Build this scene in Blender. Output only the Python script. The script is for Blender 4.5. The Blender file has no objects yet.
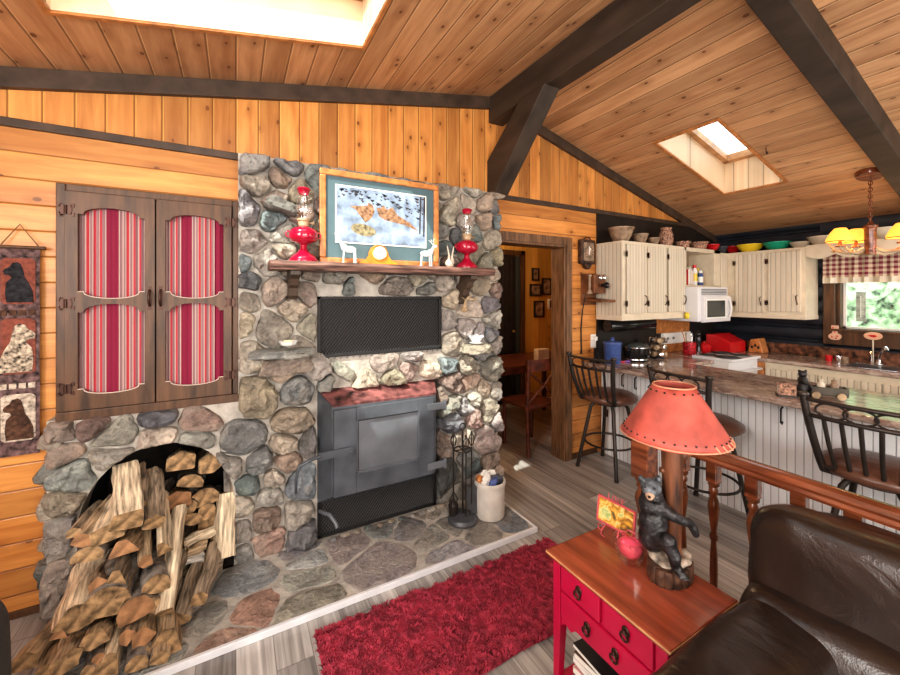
import bpy, bmesh, math, random
from mathutils import Vector, Matrix, noise
random.seed(7)
SC = bpy.context.scene
COL = SC.collection
PI = math.pi
EYE = 1.53
F = 386.0
# view frame: level camera turned 29 degrees to the right of the fireplace wall's normal
FX, FY = math.sin(math.radians(29)), math.cos(math.radians(29))
def ray(px, py):
    a = (px - 450) / F
    return FX + FY * a, FY - FX * a, (295 - py) / F
def onY(px, py, y):
    d = ray(px, py); t = y / d[1]
    return Vector((d[0] * t, y, EYE + d[2] * t))
def onX(px, py, x):
    d = ray(px, py); t = x / d[0]
    return Vector((x, d[1] * t, EYE + d[2] * t))
def onZ(px, py, z):
    d = ray(px, py); t = (z - EYE) / d[2]
    return Vector((d[0] * t, d[1] * t, z))

# ------------------------------------------------------------------ materials
class NT:
    def __init__(s, name):
        s.m = bpy.data.materials.new(name); s.m.use_nodes = True
        s.t = s.m.node_tree; s.b = s.t.nodes['Principled BSDF']; s.out = s.t.nodes['Material Output']
    def n(s, typ, **kw):
        nd = s.t.nodes.new(typ)
        for k, v in kw.items():
            if k.startswith('i_'): nd.inputs[int(k[2:])].default_value = v
            else: setattr(nd, k, v)
        return nd
    def l(s, a, b): s.t.links.new(a, b)
    def math(s, op, a, b=None, c=None):
        nd = s.n('ShaderNodeMath', operation=op)
        for i, v in enumerate((a, b, c)):
            if v is None: continue
            if isinstance(v, (int, float)): nd.inputs[i].default_value = v
            else: s.l(v, nd.inputs[i])
        return nd.outputs[0]
    def coord(s, kind='Object'): return s.n('ShaderNodeTexCoord').outputs[kind]
    def sep(s, v):
        nd = s.n('ShaderNodeSeparateXYZ'); s.l(v, nd.inputs[0]); return nd.outputs
    def comb(s, x=0, y=0, z=0):
        nd = s.n('ShaderNodeCombineXYZ')
        for i, v in enumerate((x, y, z)):
            if isinstance(v, (int, float)): nd.inputs[i].default_value = v
            else: s.l(v, nd.inputs[i])
        return nd.outputs[0]
    def noise(s, v, scale=5, detail=3, rough=.5, dist=0):
        nd = s.n('ShaderNodeTexNoise'); nd.inputs['Scale'].default_value = scale
        nd.inputs['Detail'].default_value = detail; nd.inputs['Roughness'].default_value = rough
        nd.inputs['Distortion'].default_value = dist
        if v is not None: s.l(v, nd.inputs['Vector'])
        return nd.outputs[0]
    def ramp(s, f, stops, interp='LINEAR'):
        nd = s.n('ShaderNodeValToRGB'); cr = nd.color_ramp; cr.interpolation = interp
        while len(cr.elements) < len(stops): cr.elements.new(.5)
        for e, (p, c) in zip(cr.elements, stops):
            e.position = p; e.color = (c[0], c[1], c[2], 1) if not isinstance(c, (int, float)) else (c, c, c, 1)
        s.l(f, nd.inputs[0]); return nd.outputs[0]
    def mix(s, f, a, b, mode='MIX'):
        nd = s.n('ShaderNodeMix', data_type='RGBA', blend_type=mode)
        for i, v in ((0, f), (6, a), (7, b)):
            if isinstance(v, (int, float)): nd.inputs[i].default_value = v
            elif isinstance(v, (tuple, list)): nd.inputs[i].default_value = (*v[:3], 1)
            else: s.l(v, nd.inputs[i])
        return nd.outputs[2]
    def bump(s, h, strength=.3, dist=.01):
        nd = s.n('ShaderNodeBump'); nd.inputs['Strength'].default_value = strength
        nd.inputs['Distance'].default_value = dist
        s.l(h, nd.inputs['Height']); s.l(nd.outputs[0], s.b.inputs['Normal'])
    def col(s, c):
        if isinstance(c, (tuple, list)): s.b.inputs['Base Color'].default_value = (*c[:3], 1)
        else: s.l(c, s.b.inputs['Base Color'])
    def rough(s, r):
        if isinstance(r, (int, float)): s.b.inputs['Roughness'].default_value = r
        else: s.l(r, s.b.inputs['Roughness'])

def plain(name, col, rough=.5, metal=0, var=.12, scale=12, bump=0, bscale=60, bdist=.003, coat=0, emit=0, stretch=None, spec=None):
    t = NT(name); v = t.coord()
    if stretch:
        o = t.sep(v); v = t.comb(*[t.math('MULTIPLY', o[i], stretch[i]) for i in range(3)])
    if var:
        n = t.noise(v, scale, 4)
        k = t.ramp(n, [(.3, (1 - var * 2,) * 3), (.7, (1 + var,) * 3)])
        t.col(t.mix(1.0, (*col, 1), k, 'MULTIPLY'))
    else: t.col(col)
    t.rough(rough); t.b.inputs['Metallic'].default_value = metal
    if coat: t.b.inputs['Coat Weight'].default_value = coat
    if spec is not None: t.b.inputs['Specular IOR Level'].default_value = spec
    if bump: t.bump(t.noise(v, bscale, 5), bump, bdist)
    if emit:
        t.b.inputs['Emission Color'].default_value = (*col, 1); t.b.inputs['Emission Strength'].default_value = emit
    return t.m

def boards(name, across, along, width, c_dark, c_light, rough=.4, knots=1.0, groove=.55, gw=.035, seam=0, grain=1.0, kcol=(.18, .06, .015), bstr=.5, off=0.0, shade=.25, stretch=2.2, groove_highlight=0):
    t = NT(name); o = t.sep(t.coord()); A, L = o[across], o[along]
    u = t.math('DIVIDE', t.math('ADD', A, off), width)
    idx = t.math('FLOOR', u); fr = t.math('SUBTRACT', u, idx)
    wn = t.n('ShaderNodeTexWhiteNoise', noise_dimensions='1D'); t.l(idx, wn.inputs['W']); r1 = wn.outputs['Value']
    L2 = t.math('ADD', L, t.math('MULTIPLY', r1, 37.0))
    if seam:
        sg = t.math('DIVIDE', L2, seam); si = t.math('FLOOR', sg); sf = t.math('SUBTRACT', sg, si)
        w2 = t.n('ShaderNodeTexWhiteNoise', noise_dimensions='2D'); t.l(t.comb(idx, si, 0), w2.inputs['Vector']); r1 = w2.outputs['Value']
        L2 = t.math('ADD', L2, t.math('MULTIPLY', r1, 11.0))
    gv = t.comb(t.math('MULTIPLY', A, 26.0 * grain), t.math('MULTIPLY', L2, stretch), t.math('MULTIPLY', r1, 9.0))
    g = t.noise(gv, 1.0, 5, .6, .6)
    g2 = t.noise(t.comb(t.math('MULTIPLY', A, 5.0), t.math('MULTIPLY', L2, .7), r1), 1.0, 3, .5, 1.2)
    gg = t.math('ADD', t.math('MULTIPLY', g, .65), t.math('MULTIPLY', g2, .35))
    c = t.ramp(gg, [(.30, c_dark), (.66, c_light)])
    br = t.ramp(r1, [(0, (1 - shade,) * 3), (1, (1.0 + shade * .3,) * 3)])
    c = t.mix(1.0, c, br, 'MULTIPLY')
    if knots:
        vo = t.n('ShaderNodeTexVoronoi', voronoi_dimensions='2D'); vo.inputs['Scale'].default_value = 1.0
        kv = t.comb(t.math('MULTIPLY', A, 8.0), t.math('MULTIPLY', L2, 5.0), 0); t.l(kv, vo.inputs['Vector'])
        kr = t.sep(vo.outputs['Color'])[0]
        kk = t.math('MULTIPLY', t.math('GREATER_THAN', kr, 1 - .55 * knots), t.math('ADD', .0, t.math('MULTIPLY', kr, .085)))
        km = t.math('LESS_THAN', vo.outputs['Distance'], kk)
        ring = t.math('SUBTRACT', 1.0, t.math('SMOOTH_MIN', 1.0, t.math('MULTIPLY', vo.outputs['Distance'], 2.6), .1))
        ring = t.math('MULTIPLY', ring, t.math('GREATER_THAN', kr, 1 - .55 * knots))
        c = t.mix(t.math('MULTIPLY', ring, .5), c, tuple(x * .6 for x in c_dark))
        c = t.mix(t.math('MULTIPLY', km, .85), c, kcol)
    e = t.math('MINIMUM', fr, t.math('SUBTRACT', 1.0, fr))
    ge = t.math('LESS_THAN', e, gw)
    if seam:
        ge = t.math('MAXIMUM', ge, t.math('LESS_THAN', sf, .004))
    c = t.mix(t.math('MULTIPLY', ge, groove), c, tuple(x * .25 for x in c_dark))
    if groove_highlight:
        lg = t.math('MULTIPLY', t.math('GREATER_THAN', fr, gw), t.math('LESS_THAN', fr, gw * 2.2))  # pale line beside the groove: an edge highlight painted into the colour
        c = t.mix(t.math('MULTIPLY', lg, groove_highlight), c, tuple(min(1, x * 1.7) for x in c_light))
    t.col(c); t.rough(rough)
    h = t.math('ADD', t.math('MULTIPLY', t.math('MINIMUM', e, gw * 1.6), 1 / (gw * 1.6)), t.math('MULTIPLY', g, .12))
    t.bump(h, bstr, .006)
    return t.m

def stripes(name, axis, period, stops, rough=.85, weave=400):
    t = NT(name); o = t.sep(t.coord())
    u = t.math('DIVIDE', t.math('ADD', o[axis], .047), period); fr = t.math('FRACT', t.math('ADD', u, 40.0))
    c = t.ramp(fr, stops, 'CONSTANT')
    t.col(t.mix(.25, c, t.noise(None, weave, 2), 'MULTIPLY')); t.rough(rough)
    t.bump(t.noise(t.coord(), weave, 2), .2, .001)
    return t.m

def gingham(name, ax, az, size, cw, cd):
    t = NT(name); o = t.sep(t.coord())
    f = lambda s: t.math('GREATER_THAN', t.math('FRACT', t.math('ADD', t.math('DIVIDE', s, size), 50.0)), .5)
    k = t.math('MULTIPLY', t.math('ADD', f(o[ax]), f(o[az])), .5)
    t.col(t.ramp(k, [(0, cw), (.4, tuple((a + b) / 2.2 for a, b in zip(cw, cd))), (.9, cd)], 'CONSTANT')); t.rough(.9)
    return t.m

def glassy(name, col=(1, 1, 1), rough=.03, mixf=.12, tint=None):
    """clear thin glass: see-through with a reflective sheen"""
    t = NT(name); t.t.nodes.remove(t.b)
    tr = t.n('ShaderNodeBsdfTransparent'); tr.inputs[0].default_value = (*(tint or col), 1)
    gl = t.n('ShaderNodeBsdfGlossy'); gl.inputs['Color'].default_value = (*col, 1); gl.inputs['Roughness'].default_value = rough
    lw = t.n('ShaderNodeLayerWeight'); lw.inputs[0].default_value = .35
    f = t.math('ADD', mixf, t.math('MULTIPLY', lw.outputs['Facing'], .45))
    mx = t.n('ShaderNodeMixShader'); t.l(f, mx.inputs[0]); t.l(tr.outputs[0], mx.inputs[1]); t.l(gl.outputs[0], mx.inputs[2])
    t.l(mx.outputs[0], t.out.inputs[0]); return t.m

def stone_mat(name):
    t = NT(name)
    at = t.n('ShaderNodeAttribute', attribute_name='col'); v = t.coord()
    n1 = t.noise(v, 9, 5, .6, .8); n2 = t.noise(v, 55, 5, .7); n3 = t.noise(v, 3.2, 2)
    k = t.ramp(t.math('ADD', t.math('MULTIPLY', n1, .6), t.math('MULTIPLY', n2, .4)), [(.34, (.45, .43, .41)), (.5, (.95, .95, .95)), (.64, (1.6, 1.58, 1.5))])
    c = t.mix(1.0, at.outputs['Color'], k, 'MULTIPLY')
    c = t.mix(t.math('MULTIPLY', t.math('GREATER_THAN', n3, .58), .25), c, (.45, .40, .33))
    t.col(c); t.rough(.75)
    t.bump(t.math('ADD', t.math('MULTIPLY', n1, 1.0), t.math('MULTIPLY', n2, .5)), 1.0, .035)
    return t.m

M = {}
PINE_D, PINE_L = (.50, .18, .042), (.82, .39, .115)
M['pine_h'] = boards('pine_boards_horizontal', 2, 0, .124, PINE_D, PINE_L, .38, .55, gw=.03, off=.02)
M['pine_v'] = boards('pine_boards_vertical', 0, 2, .118, PINE_D, PINE_L, .42, .9, gw=.03, groove_highlight=.35, shade=.38)
M['pine_hy'] = boards('pine_boards_side_wall', 2, 1, .124, PINE_D, PINE_L, .38, .5, gw=.03)
M['pine_hall'] = boards('pine_boards_hall', 0, 2, .15, (.60, .31, .06), (.80, .47, .12), .4, .4, gw=.02, groove=.4)
M['pine_ceil'] = boards('pine_boards_ceiling', 0, 1, .128, (.42, .20, .09), (.72, .43, .23), .42, .8, gw=.03, kcol=(.13, .045, .02), groove_highlight=.35)
M['pine_well'] = boards('pine_boards_skylight_well', 1, 0, .12, (.75, .5, .3), (.9, .72, .5), .5, .2, gw=.03)
M['floor'] = boards('grey_plank_floor', 0, 1, .145, (.15, .138, .128), (.62, .595, .56), .34, 0, groove=.5, gw=.012, seam=1.2, grain=1.6, bstr=.15, shade=.35, stretch=1.3)
M['beam'] = plain('dark_stained_beam', (.052, .036, .025), .6, var=.25, scale=8, bump=.35, bscale=30, stretch=(1, .3, 1))
M['trimdark'] = plain('dark_brown_trim', (.075, .05, .035), .5, var=.2, scale=10)
M['oak_dark'] = plain('dark_oak', (.105, .050, .022), .45, var=.3, scale=6, stretch=(5, 5, .6))
M['jamb'] = plain('brown_door_casing', (.20, .105, .052), .42, var=.3, scale=9, stretch=(6, 6, .6))
M['mortar'] = plain('mortar', (.46, .43, .38), .95, var=.18, scale=14, bump=.6, bscale=60, bdist=.01)
M['stone'] = stone_mat('fieldstone')
M['black'] = plain('matte_black', (.012, .012, .013), .6, var=0)
M['soot'] = plain('dark_cavity', (.035, .028, .024), .95, var=.3)  # plain dark tone for the log niche lining
M['steel'] = plain('stove_steel', (.095, .108, .125), .42, metal=.2, var=.22, scale=6, bump=.1, bscale=50)
M['steel_light'] = plain('stove_steel_panel', (.15, .165, .185), .42, metal=.15, var=.15, scale=5)
M['steel_rust'] = plain('rusted_stove_top', (.22, .085, .08), .55, metal=.1, var=.6, scale=14)
M['mesh'] = plain('black_expanded_metal', (.10, .10, .10), .5, metal=.2, var=0)
M['iron'] = plain('wrought_iron', (.06, .05, .045), .42, metal=.6, var=.15)
M['iron_grey'] = plain('grey_cast_iron', (.12, .13, .145), .45, metal=.4, var=.15)
M['white_enamel'] = plain('white_enamel', (.72, .73, .75), .22, var=0)
M['edge_metal'] = plain('white_hearth_edging', (.75, .77, .8), .3, var=.05)
M['burner'] = plain('dark_burner', (.05, .05, .055), .35, var=.1)
M['dark_glass'] = plain('dark_window_glass', (.05, .06, .06), .08, var=0)
CR_ = (.56, .44, .38); DU = (.34, .19, .20); RD = (.50, .05, .07)
STR = [(0, (.25, .012, .05)), (.32, CR_), (.345, DU), (.41, CR_), (.435, DU), (.49, CR_), (.515, RD), (.58, CR_), (.605, DU), (.67, CR_), (.695, RD), (.75, DU), (.82, CR_), (.845, RD), (.90, DU), (.97, CR_)]
M['stripe'] = stripes('striped_red_fabric', 0, .152, STR)
M['piping'] = plain('cream_cord', (.65, .55, .47), .8, var=0)
M['split'] = plain('split_firewood', (.50, .37, .23), .8, var=.42, scale=20, bump=.7, bscale=30, bdist=.008, stretch=(.35, 4, 4))
M['endgrain'] = plain('firewood_cut_end', (.36, .23, .115), .85, var=.4, scale=30, bump=.3)
M['bark'] = plain('firewood_bark', (.25, .225, .195), .95, var=.6, scale=16, bump=1.0, bscale=20, bdist=.015)
M['birch'] = plain('birch_bark', (.62, .58, .52), .8, var=.4, scale=18, stretch=(.5, 4, 4), bump=.4)
M['rag'] = plain('ragged_red', (.30, .02, .045), .95, var=.35, scale=10)
M['rug_pile'] = plain('crimson_shag', (.42, .045, .08), .9, var=.3, scale=30)
M['leather'] = None
M['cream_x'] = boards('cream_beadboard_x', 0, 2, .042, (.63, .56, .44), (.74, .67, .54), .4, 0, gw=.07, groove=.55, shade=.05)
M['cream_y'] = boards('cream_beadboard_y', 1, 2, .042, (.63, .56, .44), (.74, .67, .54), .4, 0, gw=.07, groove=.55, shade=.05)
M['white_y'] = boards('white_beadboard_y', 1, 2, .043, (.84, .88, .90), (.93, .95, .96), .4, 0, gw=.06, groove=.6, shade=.06)
M['cream'] = plain('cream_paint', (.72, .64, .50), .4, var=.05)
M['hinge'] = plain('antique_black_hinge', (.075, .04, .03), .4, metal=.7, var=0)
M['navy'] = plain('navy_black_logs', (.022, .027, .038), .4, var=.2, scale=5, bump=.2)
M['wood_red'] = plain('reddish_tabletop', (.29, .072, .036), .2, var=.2, scale=5, stretch=(6, .7, 1), coat=.4)
M['wood_edge'] = plain('light_worn_edge', (.60, .33, .16), .4, var=.15)
M['red_paint'] = plain('crimson_paint', (.46, .006, .055), .35, var=.05)
M['rail'] = plain('reddish_brown_rail', (.22, .065, .026), .24, var=.35, scale=8, stretch=(5, .6, 5), coat=.5)
M['turned'] = plain('turned_wood', (.20, .062, .022), .3, var=.45, scale=9, coat=.4)
M['post'] = plain('lamp_post_wood', (.15, .055, .024), .5, var=.45, scale=10, stretch=(3, 3, .5), bump=.4, bscale=20)
M['shade'] = plain('rawhide_shade', (.42, .085, .062), .6, var=.28, scale=9, bump=.5, bscale=14, bdist=.004)
M['lace'] = plain('tan_lacing', (.55, .26, .16), .7, var=.1)
M['bearfur'] = plain('black_bear_resin', (.022, .021, .023), .42, var=.5, scale=30, bump=.8, bscale=70, bdist=.006)
M['bearhead'] = plain('grey_black_bear_face', (.11, .125, .14), .45, var=.5, scale=40, bump=.5, bscale=70)
M['muzzle'] = plain('tan_muzzle', (.42, .28, .19), .5, var=.1)
M['stump'] = plain('stump_bark', (.075, .035, .02), .55, var=.5, scale=22, bump=.9, bscale=30, bdist=.01)
M['moss'] = plain('painted_snowy_rock', (.30, .25, .20), .6, var=.7, scale=30, bump=.5)
M['pinkwax'] = plain('pink_candle_wax', (.85, .10, .17), .5, var=.2)
M['pinkmetal'] = plain('pink_painted_metal', (.66, .12, .14), .4, var=.1)
M['glass'] = glassy('clear_glass', (1, 1, 1), .04, .10)
M['glass_ornament'] = plain('frosted_clear_glass', (.9, .92, .92), .12, var=0, coat=.5); M['glass_ornament'].node_tree.nodes['Principled BSDF'].inputs['Alpha'].default_value = .62
M['pane'] = glassy('window_glass', (1, 1, 1), .02, .03, tint=(.97, 1, .98))
M['redglass'] = glassy('red_glass', (1, .25, .3), .05, .16, tint=(.80, .05, .10))
M['redliquid'] = plain('red_lamp_oil', (.38, .006, .035), .15, var=0, coat=.6)
M['honey'] = plain('honey_oak', (.55, .23, .075), .35, var=.2, scale=8, stretch=(3, 3, 3))
M['clockwood'] = plain('golden_clock_wood', (.72, .28, .03), .3, var=.2)
M['white'] = plain('white_paint', (.85, .84, .80), .5, var=0)
M['paper'] = plain('paper', (.80, .78, .72), .8, var=.05)
M['teal'] = plain('teal_mat_board', (.09, .15, .17), .8, var=.05)
M['snow'] = plain('painted_snow', (.30, .40, .54), .6, var=.35, scale=12)
M['fur1'] = plain('painted_tan_fur', (.36, .20, .11), .7, var=.4, scale=50)
M['fur2'] = plain('painted_olive_fur', (.30, .26, .15), .7, var=.4, scale=50)
M['paintdark'] = plain('painted_dark_branches', (.06, .06, .07), .7, var=.3)
M['brass'] = plain('brass', (.62, .42, .16), .3, metal=.9, var=0)
M['chrome'] = plain('chrome', (.8, .8, .82), .15, metal=1, var=0)
M['ceramic'] = plain('off_white_crock', (.63, .60, .54), .3, var=.08)
M['tanware'] = plain('brown_stoneware', (.34, .24, .16), .5, var=.3, scale=18)
M['basket'] = plain('patterned_ware', (.38, .22, .15), .7, var=.8, scale=70)
M['yellow'] = plain('yellow_glaze', (.80, .60, .04), .25, var=.03)
M['green'] = plain('green_glaze', (.02, .36, .22), .25, var=.03)
M['redglaze'] = plain('red_glaze', (.55, .015, .02), .25, var=.03)
M['greyglaze'] = plain('dark_grey_glaze', (.09, .10, .12), .3, var=.05)
M['blue'] = plain('blue_speckle_enamel', (.07, .12, .32), .3, var=.15, scale=50)
M['blackgloss'] = plain('gloss_black', (.012, .012, .013), .12, var=0)
M['creamware'] = plain('cream_ware', (.66, .60, .48), .35, var=.08)
M['amber'] = plain('glowing_amber_shade', (1.0, .46, .07), .6, var=.15, scale=14, emit=1.15)
M['antler'] = plain('antler', (.45, .33, .20), .5, var=.3, scale=16)
M['chair_wood'] = plain('dining_chair_wood', (.12, .032, .017), .35, var=.3)
M['night'] = plain('very_dark_door', (.018, .014, .012), .5, var=.2)
M['leaf'] = plain('leafy_green', (.30, .46, .26), .8, var=.6, scale=9, bump=.8, bscale=12, bdist=.05)
M['grass'] = plain('lawn', (.14, .28, .07), .9, var=.3)
M['grayboard'] = plain('weathered_grey', (.55, .55, .50), .8, var=.25, scale=20)
M['tap_base'] = plain('tapestry_purple_brown', (.12, .075, .072), .95, var=1.0, scale=38)
M['tap_red'] = plain('tapestry_rust', (.24, .075, .05), .95, var=.2, scale=60)
M['tap_cream'] = plain('tapestry_cream', (.55, .47, .38), .95, var=.35, scale=60)
M['tap_gold'] = plain('tapestry_pale_dog', (.50, .42, .32), .95, var=.5, scale=70)
M['tap_brown'] = plain('tapestry_brown_dog', (.10, .05, .03), .95, var=.4, scale=60)
M['tap_black'] = plain('tapestry_black_dog', (.025, .025, .03), .95, var=.4, scale=60)
M['rope'] = plain('jute_cord', (.25, .14, .06), .9, var=.1)
def granite():
    t = NT('brown_laminate_counter'); v = t.coord()
    o = t.sep(v); v2 = t.comb(t.math('MULTIPLY', o[0], 1.0), t.math('MULTIPLY', o[1], .45), o[2])
    a = t.noise(v2, 22, 6, .7, 1.5); b = t.noise(v2, 7, 3, .5, 1)
    c = t.ramp(t.math('ADD', t.math('MULTIPLY', a, .7), t.math('MULTIPLY', b, .3)), [(.36, (.13, .085, .07)), (.46, (.29, .21, .175)), (.55, (.44, .36, .31)), (.66, (.58, .51, .44))])
    t.col(c); t.rough(.14); return t.m
M['counter'] = granite()
def leather(name, c1, c2, rough=.33):
    t = NT(name); v = t.coord()
    n = t.noise(v, 7, 4, .6, .4); t.col(t.ramp(n, [(.3, c1), (.7, c2)]))
    t.rough(rough + .03); t.b.inputs['Specular IOR Level'].default_value = .7
    o = t.sep(v); w = t.noise(t.comb(t.math('MULTIPLY', o[0], 14.0), t.math('MULTIPLY', o[1], 5.0), t.math('MULTIPLY', o[2], 5.0)), 1.0, 3, .5, 1.6)
    vo = t.n('ShaderNodeTexVoronoi'); vo.inputs['Scale'].default_value = 260; t.l(v, vo.inputs['Vector'])
    t.bump(t.math('ADD', t.math('MULTIPLY', w, 1.0), t.math('MULTIPLY', vo.outputs['Distance'], .05)), .26, .02)
    return t.m
M['leather'] = leather('dark_brown_leather', (.014, .009, .007), (.026, .016, .012), .27)
M['seat_leather'] = leather('brown_seat_leather', (.10, .045, .03), (.18, .085, .055), .3)
M['grey_fabric'] = leather('charcoal_upholstery', (.03, .03, .032), (.07, .07, .072), .7)

# ------------------------------------------------------------------ mesh building
WL = {}
class MB:
    def __init__(s): s.v = []; s.f = []; s.mi = []; s.cur = 0; s.col = []; s.cc = (1, 1, 1)
    def add(s, vs, fs):
        b = len(s.v); s.v += [Vector(p) for p in vs]
        for f in fs: s.f.append([b + i for i in f]); s.mi.append(s.cur); s.col.append(s.cc)
        return s
    def box(s, x0, x1, y0, y1, z0, z1, R=None, at=None):
        vs = [Vector((x, y, z)) for z in (z0, z1) for y in (y0, y1) for x in (x0, x1)]
        if R is not None: vs = [R @ p for p in vs]
        if at is not None: vs = [p + Vector(at) for p in vs]
        return s.add(vs, [(0, 2, 3, 1), (4, 5, 7, 6), (0, 1, 5, 4), (2, 6, 7, 3), (0, 4, 6, 2), (1, 3, 7, 5)])
    def rings(s, rs, cap0=True, cap1=True, closed=True):
        n = len(rs[0]); b = len(s.v)
        for r in rs: s.v += [Vector(p) for p in r]
        def af(f): s.f.append(f); s.mi.append(s.cur); s.col.append(s.cc)
        for k in range(len(rs) - 1):
            for i in range(n if closed else n - 1):
                j = (i + 1) % n
                af([b + k * n + i, b + k * n + j, b + (k + 1) * n + j, b + (k + 1) * n + i])
        if cap0: af([b + i for i in range(n)][::-1])
        if cap1: af([b + (len(rs) - 1) * n + i for i in range(n)])
        return s
    def lathe(s, prof, c=(0, 0, 0), seg=24, caps=True, R=None):
        c = Vector(c); rs = []
        for r, z in prof:
            ring = [Vector((r * math.cos(2 * PI * i / seg), r * math.sin(2 * PI * i / seg), z)) for i in range(seg)]
            if R is not None: ring = [R @ p for p in ring]
            rs.append([p + c for p in ring])
        return s.rings(rs, caps, caps)
    def tube(s, pts, r, seg=8, rad=None):
        pts = [Vector(p) for p in pts]; rs = []; up = None
        for i, p in enumerate(pts):
            d = (pts[min(i + 1, len(pts) - 1)] - pts[max(i - 1, 0)]).normalized()
            if up is None:
                up = Vector((0, 0, 1)) if abs(d.z) < .9 else Vector((1, 0, 0))
            u = d.cross(up).normalized(); w = u.cross(d).normalized(); up = w
            rr = rad[i] if rad else r
            rs.append([p + u * rr * math.cos(2 * PI * k / seg) + w * rr * math.sin(2 * PI * k / seg) for k in range(seg)])
        return s.rings(rs)
    def ring(s, c, R, r, n=(0, 0, 1), seg=28, ts=8, sq=(1, 1)):
        n = Vector(n).normalized(); a = n.orthogonal().normalized()
        if abs(n.z) < .5: a = Vector((0, 0, 1)).cross(n).normalized()
        b_ = n.cross(a); c = Vector(c); rs = []
        for i in range(seg + 1):
            t = 2 * PI * i / seg; o = a * math.cos(t) * sq[0] + b_ * math.sin(t) * sq[1]; e = (a * math.cos(t) + b_ * math.sin(t)).normalized()
            rs.append([c + o * R + e * r * math.cos(2 * PI * k / ts) + n * r * math.sin(2 * PI * k / ts) for k in range(ts)])
        return s.rings(rs, False, False)
    def prism(s, poly, axis, d0, d1):
        """poly in the two axes other than axis, extruded d0..d1"""
        def mk(p, d):
            if axis == 1: return Vector((p[0], d, p[1]))
            if axis == 0: return Vector((d, p[0], p[1]))
            return Vector((p[0], p[1], d))
        a = [mk(p, d0) for p in poly]; b = [mk(p, d1) for p in poly]
        return s.rings([a, b])
    def ball(s, c, r, seg=16, rings=10, R=None):
        if isinstance(r, (int, float)): r = (r, r, r)
        c = Vector(c); rs = []
        for k in range(rings + 1):
            t = PI * k / rings; st = max(math.sin(t), .02)
            ring = [Vector((r[0] * st * math.cos(2 * PI * i / seg), r[1] * st * math.sin(2 * PI * i / seg), -r[2] * math.cos(t))) for i in range(seg)]
            if R is not None: ring = [R @ p for p in ring]
            rs.append([p + c for p in ring])
        return s.rings(rs)
    def build(s, name, mats, parent=None, bevel=0, smooth=None, world=True, label=None, segs=2):
        me = bpy.data.meshes.new(name)
        off = WL.get(parent.name, Vector()) if (parent is not None and world) else Vector()
        me.from_pydata([p - off for p in s.v], [], s.f)
        if not isinstance(mats, (list, tuple)): mats = [mats]
        for m in mats: me.materials.append(m)
        if len(mats) > 1:
            for p, i in zip(me.polygons, s.mi): p.material_index = i
        if any(c != (1, 1, 1) for c in s.col):
            ca = me.color_attributes.new('col', 'FLOAT_COLOR', 'CORNER')
            for p, c in zip(me.polygons, s.col):
                for li in p.loop_indices: ca.data[li].color = (*c, 1)
        bm = bmesh.new(); bm.from_mesh(me); bmesh.ops.recalc_face_normals(bm, faces=bm.faces); bm.to_mesh(me); bm.free()
        o = bpy.data.objects.new(name, me); COL.objects.link(o)
        if parent is not None: o.parent = parent; WL[o.name] = off
        if smooth is not None:
            for p in me.polygons: p.use_smooth = True
            me.set_sharp_from_angle(angle=math.radians(smooth))
        if bevel:
            b = o.modifiers.new('bevel', 'BEVEL'); b.width = bevel; b.segments = segs; b.limit_method = 'ANGLE'; b.angle_limit = math.radians(40)
        if label: o['label'] = label
        return o

def tag(o, label, cat, group=None, kind=None):
    o['label'] = label; o['category'] = cat
    if group: o['group'] = group
    if kind: o['kind'] = kind
    return o
def struct(o): o['kind'] = 'structure'; return o
def thing(name, label, cat, loc=(0, 0, 0), group=None, rz=0):
    o = bpy.data.objects.new(name, None); COL.objects.link(o); o.empty_display_size = .1
    o.location = loc; o.rotation_euler = (0, 0, rz); WL[o.name] = Vector(loc)
    return tag(o, label, cat, group)
def single(mb, name, mats, label, cat, base=None, group=None, **kw):
    """a one-mesh thing, origin moved to base"""
    o = mb.build(name, mats, None, **kw)
    if base is not None:
        b = Vector(base); o.data.transform(Matrix.Translation(-b)); o.location = b
    return tag(o, label, cat, group)
def dup(root, loc, label=None, rz=None, group=None):
    r = root.copy(); COL.objects.link(r); r.location = loc
    if rz is not None: r.rotation_euler = (0, 0, rz)
    if label: r['label'] = label
    if group: r['group'] = group
    for ch in list(root.children):
        c = ch.copy(); COL.objects.link(c); c.parent = r
        for g in list(ch.children):
            d = g.copy(); COL.objects.link(d); d.parent = c
    return r
def remesh(o, vox, sm=4):
    m = o.modifiers.new('r', 'REMESH'); m.mode = 'VOXEL'; m.voxel_size = vox; m.use_smooth_shade = True
    s_ = o.modifiers.new('s', 'SMOOTH'); s_.iterations = sm; s_.factor = .5
    return o
def rotm(x=0, y=0, z=0):
    return Matrix.Rotation(z, 3, 'Z') @ Matrix.Rotation(y, 3, 'Y') @ Matrix.Rotation(x, 3, 'X')
def arc(cx, cz, rx, rz_, a0, a1, n=14):
    return [(cx + rx * math.cos(a0 + (a1 - a0) * i / n), cz + rz_ * math.sin(a0 + (a1 - a0) * i / n)) for i in range(n + 1)]
# ================================================================== ROOM SHELL
WY, CF, WX = 2.60, 2.45, 5.20
XR, ZR = 1.87, 3.15
def zl(x): return ZR - .198 * (XR - x)
def zr(x): return ZR - .27 * (x - XR)
m = MB().box(-2.2, 5.4, -2.8, 4.5, -.1, 0); struct(m.build('floor', M['floor']))
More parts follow.
